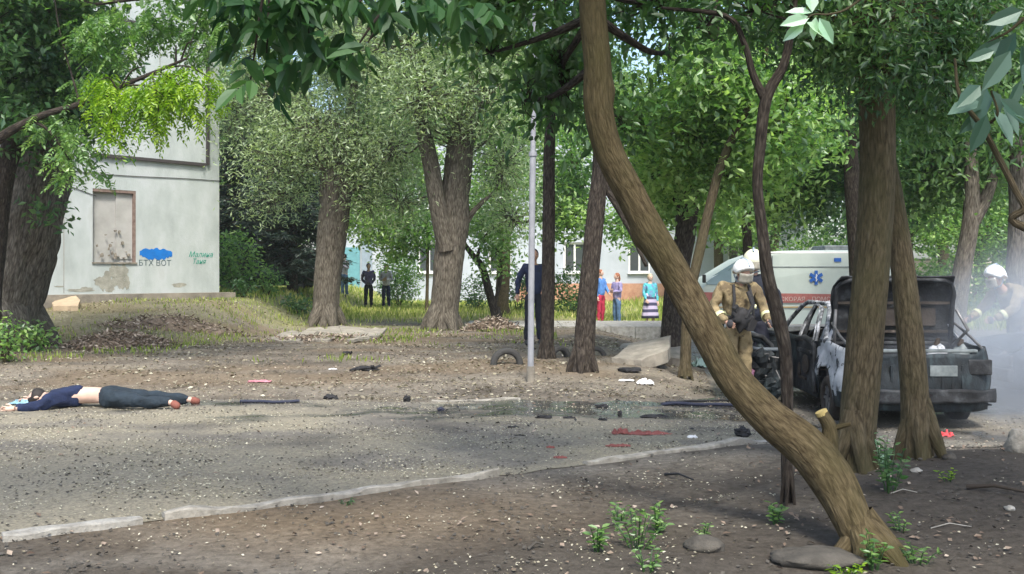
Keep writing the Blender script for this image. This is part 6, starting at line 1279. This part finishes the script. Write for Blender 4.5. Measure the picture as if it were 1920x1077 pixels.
def tyre(label, px, py, r, yaw, sink):
    g = G(px, py); t = thing('tyre', label, 'tyre', (g.x, g.y, g.z - sink), yaw, 'old car tyres half buried in the yard'); mb = MB(); n = 30; P = []; Fs = []; m_ = 10
    for k in range(n):
        a = 2 * math.pi * k / n
        for j in range(m_):
            b = 2 * math.pi * j / m_; rr = r * .8 + r * .2 * math.copysign(abs(math.cos(b)) ** .6, math.cos(b)) * (1 + .02 * (k % 2)); P.append((math.cos(a) * rr, math.copysign(abs(math.sin(b)) ** .6, math.sin(b)) * r * .3, math.sin(a) * rr))
    for k in range(n):
        for j in range(m_): Fs.append((k * m_ + j, k * m_ + (j + 1) % m_, ((k + 1) % n) * m_ + (j + 1) % m_, ((k + 1) % n) * m_ + j))
    mb.add(P, Fs, True); o = mb.build('carcass', mat('old_rubber', (0.05, 0.05, 0.048), 8, .9, .5), t)
    mb = MB(); mb.tube([(math.cos(a) * r * .64, r * .0 - .0, math.sin(a) * r * .64) for a in np.linspace(0, 6.2832, 25)], r * .03, 6, cap=False); mb.build('bead', M['rubber'], t)
tyre('old tyre half sunk in the soil, standing alone left of the metal post', 950, 684, .25, R(8), .0)
tyre('half-buried tyre peeping out right of the narrow straight dark trunk', 1048, 672, .22, R(35), .02)
tyre('half-buried tyre mostly hidden behind the ridged dark trunk', 1116, 668, .19, R(10), .03)
# stones in front
def stone(label, px, py, r, seed, m=None, cat='stone'):
    g = G(px, py); t = MB(); t.ell((0, 0, r[2] * .35), r, 20, 12, fn=lambda p: p * (1 + .28 * mnoise.noise(p * 1.7 + Vector((seed, seed, 0))) + .08 * mnoise.noise(p * 5)))
    o = t.build(cat, m or M['stone'], None); o.location = g; tag(o, label, cat); return o
M['stone'] = mat('stone', [(0.3, (0.04, 0.037, 0.031)), (0.7, (0.10, 0.092, 0.078))], 7, .95, .8, 25)
stone('wide flat grey stone at the bottom edge left of the bent trunk', 1530, 1055, (.23, .15, .05), 3)
stone('dark flat stone behind the weeds near the bottom', 1320, 1030, (.11, .09, .05), 8)
stone('pale rock at the right edge below the smoke', 1915, 848, (.12, .12, .13), 5, M['concrete'])
stone('small dark stone by the right edge on the soil', 1780, 862, (.05, .04, .03), 11)
stone('small pale stone under the leaning trunk', 1718, 885, (.04, .03, .02), 12, M['concrete_pale'])
stone('small whitish stone on the dark soil at the right', 1893, 957, (.03, .03, .018), 13, M['concrete_pale'])
# debris on the road
M['char'] = mat('char', (0.018, 0.018, 0.02), 12, .7, .5)
M['char_blue'] = mat('char_blue', (0.025, 0.03, 0.055), 12, .6, .5)
M['red_cloth'] = cloth((0.25, 0.085, 0.075), 'red_cloth'); M['pink_cloth'] = cloth((0.52, 0.22, 0.26), 'pink_cloth'); M['white_bag'] = mat('white_bag', (.75, .75, .74), 8, .5)
def scrap(name, label, px, py, dims, m, seed=0, rz=0, cat=None, n=9):
    """crumpled fragment: a torn sheet folded over itself"""
    g = G(px, py); mb = MB(); lx, ly, lz = dims; rs = random.Random(seed + px); sol = .008
    if name == 'metal_scrap' and lx < .45 and lz < .2:
        def fn(p): return p * (1 + .5 * mnoise.noise(p * 1.9 + Vector((seed, 0, px * .01))) + .3 * mnoise.noise(p * 4.5 + Vector((0, seed, 0))))
        mb.ell((0, 0, lz * .28), (lx * .46, ly * .5, lz * .42), 14, 9, fn=fn); sol = 0; mb.sm = [False] * len(mb.sm)
        for q in range(3): mb.box((rs.uniform(-.4, .4) * lx, rs.uniform(-.3, .3) * ly, lz * rs.uniform(.2, .5)), (lx * rs.uniform(.2, .6), ly * .3, lz * rs.uniform(.1, .3)), rot=(rs.uniform(-.5, .5), rs.uniform(-.5, .5), rs.uniform(0, 3)), jit=lz * .1)
    else:
        mb.grid(lambda u, v: ((u - .5) * lx * (1 + .3 * mnoise.noise(Vector((u * 3, v * 3, seed)))), (v - .5) * ly * (1 + .6 * mnoise.noise(Vector((u * 4, seed, v * 4)))), .008 + lz * max(0, .35 + 1.1 * mnoise.noise(Vector((u * 6.3 + seed, v * 4.1, px * .1)))) * math.sin(math.pi * max(.03, min(.97, u))) ** .3 * math.sin(math.pi * max(.02, min(.98, v))) ** .4), n + 6, n, smooth=False)
    o = mb.build(name, m, None, fix=False, solid=sol); o.location = g; o.rotation_euler = (0, 0, R(rz)); tag(o, label, cat or 'debris'); return o
scrap('metal_scrap', 'small black chunk lying highest up the yard below the slab pile', 650, 666, (.16, .1, .09), M['char'], 1)
scrap('metal_scrap', 'long black charred piece on the yard below the slab pile', 686, 696, (.42, .14, .09), M['char'], 2)
scrap('metal_scrap', 'black lump on the far road edge, left of the centre', 620, 750, (.19, .1, .09), M['char'], 3)
scrap('metal_scrap', 'small black lump with a pale spot at the far road edge', 763, 755, (.09, .08, .12), M['char'], 4)
scrap('metal_scrap', 'dark blue shard on the road right of the small black lump', 826, 772, (.08, .05, .07), M['char_blue'], 5)
scrap('metal_scrap', 'black charred heap between the ridged trunk and the concrete slab', 1182, 699, (.36, .2, .1), M['char'], 6)
scrap('plastic_bag', 'crumpled white bag on the ground in front of the concrete slab', 1210, 722, (.22, .14, .1), M['white_bag'], 7, cat='bag')
scrap('plastic_bag', 'flat white scrap just left of the crumpled white bag', 1175, 715, (.2, .1, .02), M['white_bag'], 27, cat='bag')
scrap('metal_scrap', 'black twisted fragment on the wet road left of the red rags', 1020, 786, (.17, .06, .05), M['char'], 8)
scrap('metal_scrap', 'black fragment on the wet road just right of the twisted one', 1066, 787, (.12, .05, .04), M['char'], 9)
scrap('metal_scrap', 'flat black fragment on the dusty road farther down left', 962, 804, (.12, .06, .03), M['char'], 10)
scrap('metal_scrap', 'thin black sliver on the dusty road near the long kerb', 974, 819, (.13, .03, .02), M['char'], 11)
scrap('metal_scrap', 'upright black splinter above the red rags', 1162, 783, (.05, .04, .1), M['char'], 12)
scrap('metal_scrap', 'long low black fragment right of the upright splinter', 1228, 784, (.34, .1, .05), M['char'], 13, 12)
scrap('metal_scrap', 'small black fragment left of the upright splinter', 1130, 790, (.1, .05, .04), M['char'], 14)
scrap('metal_scrap', 'dark greenish fragment at the edge of the puddle', 1128, 766, (.16, .08, .06), M['char'], 15)
scrap('metal_scrap', 'black lump under the bent trunk at the end of the short kerb', 1394, 820, (.17, .12, .13), M['char'], 16)
scrap('rag', 'largest red rag lying on the road before the bent trunk', 1218, 817, (.38, .12, .05), M['red_cloth'], 17, cat='rag', n=12)
scrap('rag', 'dark red scrap touching the left of the largest red rag', 1165, 816, (.17, .08, .06), M['red_cloth'], 18, cat='rag')
scrap('rag', 'flat red rag below the largest one', 1160, 839, (.2, .07, .025), M['red_cloth'], 19, cat='rag')
scrap('rag', 'tiny red scrap near the left end of the short kerb', 1050, 861, (.1, .04, .02), M['red_cloth'], 20, cat='rag')
scrap('rag', 'faint red scrap on the dusty road, leftmost of the red scraps', 1032, 842, (.07, .04, .02), M['red_cloth'], 21, cat='rag')
scrap('rag', 'pink strip of cloth beside the lying person', 487, 718, (.3, .14, .03), M['pink_cloth'], 22, cat='rag')
scrap('rag', 'light blue garment crumpled under the arms of the lying person', 58, 758, (.4, .3, .1), cloth((.25, .45, .55)), 31, cat='rag')
scrap('rag', 'bright red rag on the ground below the burnt car', 1772, 820, (.15, .1, .07), cloth((.62, .08, .09)), 23, cat='rag')
scrap('paper', 'small white paper on the road right of the red rags', 1298, 823, (.09, .05, .03), M['white_bag'], 24, cat='paper')
scrap('paper', 'pale scrap of paper on the yard left of the long black piece', 624, 694, (.12, .06, .02), M['white_bag'], 25, cat='paper')
def wreckage():
    g = G(1412, 752); t = thing('wreckage', 'dark heap of car wreckage with magenta scraps and an arched guard', 'wreckage', g); o = Vector(t.location)
    def L(px, py, dy=0): return W(px - 16, py - 12, g.y + dy) - o
    mb = MB()
    for px, py, rx, rz, sd_ in ((1440, 700, .2, .28, 1), (1420, 735, .26, .14, 5), (1460, 735, .2, .2, 9)): mb.ell(L(px, py), (rx, .2, rz), 18, 12, fn=lambda p: p * (1 + .45 * mnoise.noise(p * 2.2 + Vector((sd_, 0, 0))) + .25 * mnoise.noise(p * 5)))
    mb.sm = [False] * len(mb.sm); mb.build('burnt_parts', M['burnt_blue'], t)
    mb = MB(); mb.tube([L(1376, 700), L(1380, 668), L(1396, 645), L(1418, 638), L(1445, 644), L(1462, 660), L(1470, 690)], .035, 8); mb.build('arched_guard', M['burnt'], t)
    mb = MB(); mb.tube([L(1398, 652, .1), L(1425, 640, .1), L(1450, 655, .1)], .06, 8); mb.tube([L(1400, 660, -.05), L(1440, 668, -.05), L(1475, 668, -.05)], .03, 8); mb.build('tubing', M['bluegrey_dark'], t)
    mb = MB()
    for px, py, rx, rz, sd_ in ((1404, 678, .07, .17, 1), (1414, 712, .11, .1, 4), (1400, 728, .08, .06, 7)): mb.ell(L(px, py, -.18), (rx, .06, rz), 16, 10, fn=lambda p: p * (1 + .5 * mnoise.noise(p * 2.6 + Vector((sd_, 0, 0))) + .3 * mnoise.noise(p * 6)))
    mb.sm = [False] * len(mb.sm); mb.build('magenta_scraps', mat('magenta', [(.35, (.03, .015, .025)), (.5, (.15, .03, .08)), (.65, (.3, .16, .25)), (.8, (.05, .04, .05))], 16, .7, .6, 25), t)
    mb = MB()
    for k in range(16): a = L(random.uniform(1395, 1475), random.uniform(660, 745), -.2); mb.tube([a, a + Vector((random.uniform(-.12, .12), random.uniform(-.08, .08), random.uniform(-.12, .12)))], .008, 5)
    mb.build('bent_rods', M['rim'], t)
wreckage()
scrap('metal_scrap', 'pale green crumpled sheet behind the slanting thin tree', 1318, 690, (.4, .3, .3), mat('pale_green_sheet', (.35, .48, .42), 5, .6), 28)
for i, (px, py, px2, py2, lb, r_) in enumerate(((450, 758, 560, 757, 'black hose end lying along the far road edge from the lying person', .018), (1242, 765, 1480, 766, 'black hose lying across the wet road left of the burnt car', .02), (1250, 758, 1440, 755, 'second thinner hose just behind the black one', .014))):
    a, b = G(px, py), G(px2, py2); mb = MB(); pts = []
    for k in range(14):
        f = k / 13; q = a.lerp(b, f); q.y += .05 * math.sin(f * 7 + i); q.z = hz(q.x, q.y) + .006 + r_; pts.append(q - a)
    mb.tube(pts, r_, 8); o = mb.build('hose', M['char_blue'] if i != 2 else M['rubber'], None); o.location = a; tag(o, lb, 'hose')
def stick(label, px, py, px2, py2, r_, m):
    a, b = G(px, py), G(px2, py2); a.z += r_; b.z += r_ * 2; mb = MB(); mb.tube([Vector(), (b - a) * .5 + Vector((0, .02, .02)), b - a], [r_, r_ * .8, r_ * .5], 6); o = mb.build('stick', m, None); o.location = a; tag(o, label, 'stick')
stick('curved black twig on the soil below the short kerb', 1247, 893, 1300, 907, .011, M['char'])
stick('thin pale straw lying on the soil right of the bent trunk', 1745, 992, 1822, 992, .004, M['concrete_pale'])
stick('grey stick among the weeds near the bottom', 1130, 992, 1190, 990, .008, M['stone'])
stick('short grey stick lying on the dark soil at the bottom centre', 990, 1035, 1020, 1030, .009, M['stone'])
stick('pale curved twig beneath the leaning trunk', 1670, 928, 1720, 928, .004, M['concrete_pale'])
stick('dark branch lying across the soil at the right edge', 1812, 918, 1925, 935, .016, M['bark_dark'])
stick('dead twig on the yard left of the tyre', 700, 640, 760, 636, .012, M['char'])

# ------------------------------------------------------------------ ground cover
def scatter(name, label, n, X, Yr, size, m, tintr=(0, 1), dens=None, kind='flat', lift=.004, aspect=.6, cat='litter', ydist=1.0):
    Y = Yr[0] + (Yr[1] - Yr[0]) * rng.uniform(0, 1, n) ** ydist; x = rng.uniform(-1, 1, n) * (Y + 2) * .62 if X is None else rng.uniform(X[0], X[1], n)
    if dens is not None: k = rng.uniform(0, 1, n) < dens(x, Y); x, Y = x[k], Y[k]
    z = H(x, Y) + lift; P = np.stack([x, Y, z], 1); n = len(P)
    if kind == 'flat': az = rng.uniform(0, 6.28, n); el = np.abs(rng.normal(.0, .25, n)); D = np.stack([np.cos(az) * np.cos(el), np.sin(az) * np.cos(el), np.sin(el)], 1)
    else: az = rng.uniform(0, 6.28, n); D = np.stack([np.cos(az) * .35, np.sin(az) * .35, np.ones(n)], 1); D /= np.linalg.norm(D, axis=1, keepdims=True)
    o = leaves(name, P, size, m, None, aspect, D=D, tint=rng.uniform(*tintr, n), sizevar=.5, up=2.0 if kind == 'flat' else 0.0); tag(o, label, cat, kind='stuff'); return o
onroad = lambda x, Y: ((Y > near_edge(x)) & (Y < far_edge(x))).astype(float)
scatter('fallen_petals', 'pale petals and crumbs strewn over the road and the soil', 120000, None, (4.2, 14), .0165, M['litter'], (.35, 1), lambda x, Y: (.12 + .88 * sstep(fbm(x * 1.5, Y * 2.6, 71), .40, .60)) * (1 - .75 * sstep(x - Y * .3 , -1.2, .6)) * (1 - .8 * (Y < near_edge(x))), ydist=1.2, lift=.012, cat='petals')
scatter('leaf_litter', 'brown dead leaves and bits littering the soil', 26000, None, (4.2, 26), .036, M['twigbits'], (0, .8), lambda x, Y: (1 - onroad(x, Y) * .85) * (1 - .5 * (Y < 9)) * (.15 + .85 * sstep(fbm(x * .9, Y * 1.2, 91), .4, .6)), lift=.012, cat='leaf litter')
scatter('gravel', 'small stones and clods scattered on the soil and road', 30000, None, (4.2, 20), .022, M['stone'], (0, 1), lambda x, Y: .3 + .7 * sstep(fbm(x * 1.9, Y * 2, 92), .4, .6), lift=.008, aspect=.9, cat='gravel')
scatter('crumbs', 'small dark charred crumbs blown over the road', 700, (-1.2, 4), (9.4, 14), .045, M['charred_bits'], (0, 1), lambda x, Y: .3 + .7 * sstep(fbm(x * 1.9, Y * 2, 82), .4, .6), lift=.014, aspect=.5, cat='crumbs')
scatter('yard_litter', 'sunlit dry leaves and chips over the yard', 34000, (-12, 6), (12.2, 30), .055, M['litter'], (0, .75), lambda x, Y: (1 - onroad(x, Y)) * (.15 + .85 * sstep(fbm(x * .7, Y * .9, 93), .4, .6)), lift=.012, cat='leaf litter')
scatter('grass', 'rough yellow-green grass at the back of the yard', 60000, (-16, 7), (26, 48), .17, M['grass'], (0, 1), lambda x, Y: sstep(Y + (fbm(x * .4, Y * .4, 31) - .47) * 12, 27, 30) * (1 - sstep(x / Y, .17, .2)) * (.35 + .65 * sstep(fbm(x * 1.2, Y, 95), .4, .6)) * (1 - ((Y > 25.4) & (Y < 29.2) & (x > -1.6))), 'up', aspect=.16, cat='grass')
scatter('grass', 'short green grass on the bank before the pale house', 9000, (-15, -3), (20, 27.5), .08, M['grass'], (0, .75), lambda x, Y: (.2 + .8 * sstep(fbm(x * 1.2, Y, 96), .4, .6)) * (1 - sstep(x, -5, -3)), 'up', aspect=.2, cat='grass')
scatter('grass', 'sparse green tufts and seedlings on the trodden yard', 9000, (-8, 1), (15.5, 25), .09, M['grass'], (0, .5), lambda x, Y: sstep(fbm(x * .8, Y * .8, 97), .5, .6), 'up', aspect=.2, cat='grass')
scatter('grass', 'sunlit grass behind the ambulance and the cars', 26000, (5, 34), (30, 52), .3, M['grass'], (.1, .8), lambda x, Y: sstep(x / Y, .1, .16), 'up', aspect=.16, cat='grass')

# ------------------------------------------------------------------ smoke
def smoke():
    m, n, out = newmat('smoke_volume'); L = n.links; v = N(n, 'ShaderNodeVolumePrincipled'); v.inputs['Color'].default_value = (.70, .77, .86, 1); v.inputs['Anisotropy'].default_value = .1
    tc = N(n, 'ShaderNodeTexCoord'); mp = N(n, 'ShaderNodeMapping'); L.new(tc.outputs['Object'], mp.inputs[0])
    nz = N(n, 'ShaderNodeTexNoise', Scale=1.1, Detail=4, Roughness=.55, Distortion=.6); L.new(mp.outputs[0], nz.inputs['Vector'])
    r = ramp(n, [(.36, (0.10, 0.10, 0.10)), (.62, (1, 1, 1))]); L.new(nz.outputs[0], r.inputs[0])
    # denser near the ground and the car, thinning upwards and outwards
    ln = N(n, 'ShaderNodeVectorMath', operation='LENGTH'); m2 = N(n, 'ShaderNodeMapping'); m2.inputs['Scale'].default_value = (1 / 3.6, 1 / 2.3, 1 / 2.4); L.new(tc.outputs['Object'], m2.inputs[0]); L.new(m2.outputs[0], ln.inputs[0])
    fr = N(n, 'ShaderNodeMapRange'); L.new(ln.outputs['Value'], fr.inputs[0]); fr.inputs[1].default_value = .08; fr.inputs[2].default_value = 1.0; fr.inputs[3].default_value = 1; fr.inputs[4].default_value = 0; fr.interpolation_type = 'SMOOTHERSTEP'
    mu = N(n, 'ShaderNodeMath', operation='MULTIPLY'); L.new(r.outputs[0], mu.inputs[0]); L.new(fr.outputs[0], mu.inputs[1]); m3 = N(n, 'ShaderNodeMath', operation='MULTIPLY'); L.new(mu.outputs[0], m3.inputs[0]); m3.inputs[1].default_value = 2.0; L.new(m3.outputs[0], v.inputs['Density'])
    L.new(v.outputs[0], out.inputs['Volume'])
    mb = MB(); mb.ell((0, 0, 0), (3.6, 2.3, 2.6), 28, 16); o = mb.build('smoke', m, None); o.location = (7.35, 12.3, .15); tag(o, 'grey-blue smoke drifting from the burnt car to the right', 'smoke', kind='stuff')
smoke()

# ------------------------------------------------------------------ haze
def haze():
    m, n, out = newmat('air'); v = N(n, 'ShaderNodeVolumePrincipled'); v.inputs['Color'].default_value = (.86, .92, .95, 1); v.inputs['Density'].default_value = .0006; v.inputs['Anisotropy'].default_value = .2
    n.links.new(v.outputs[0], out.inputs['Volume']); mb = MB(); mb.box((0, 95, 12.5), (560, 230, 29)); o = mb.build('haze', m, None); tag(o, 'thin pale air over the whole yard', 'haze', kind='stuff')
haze()
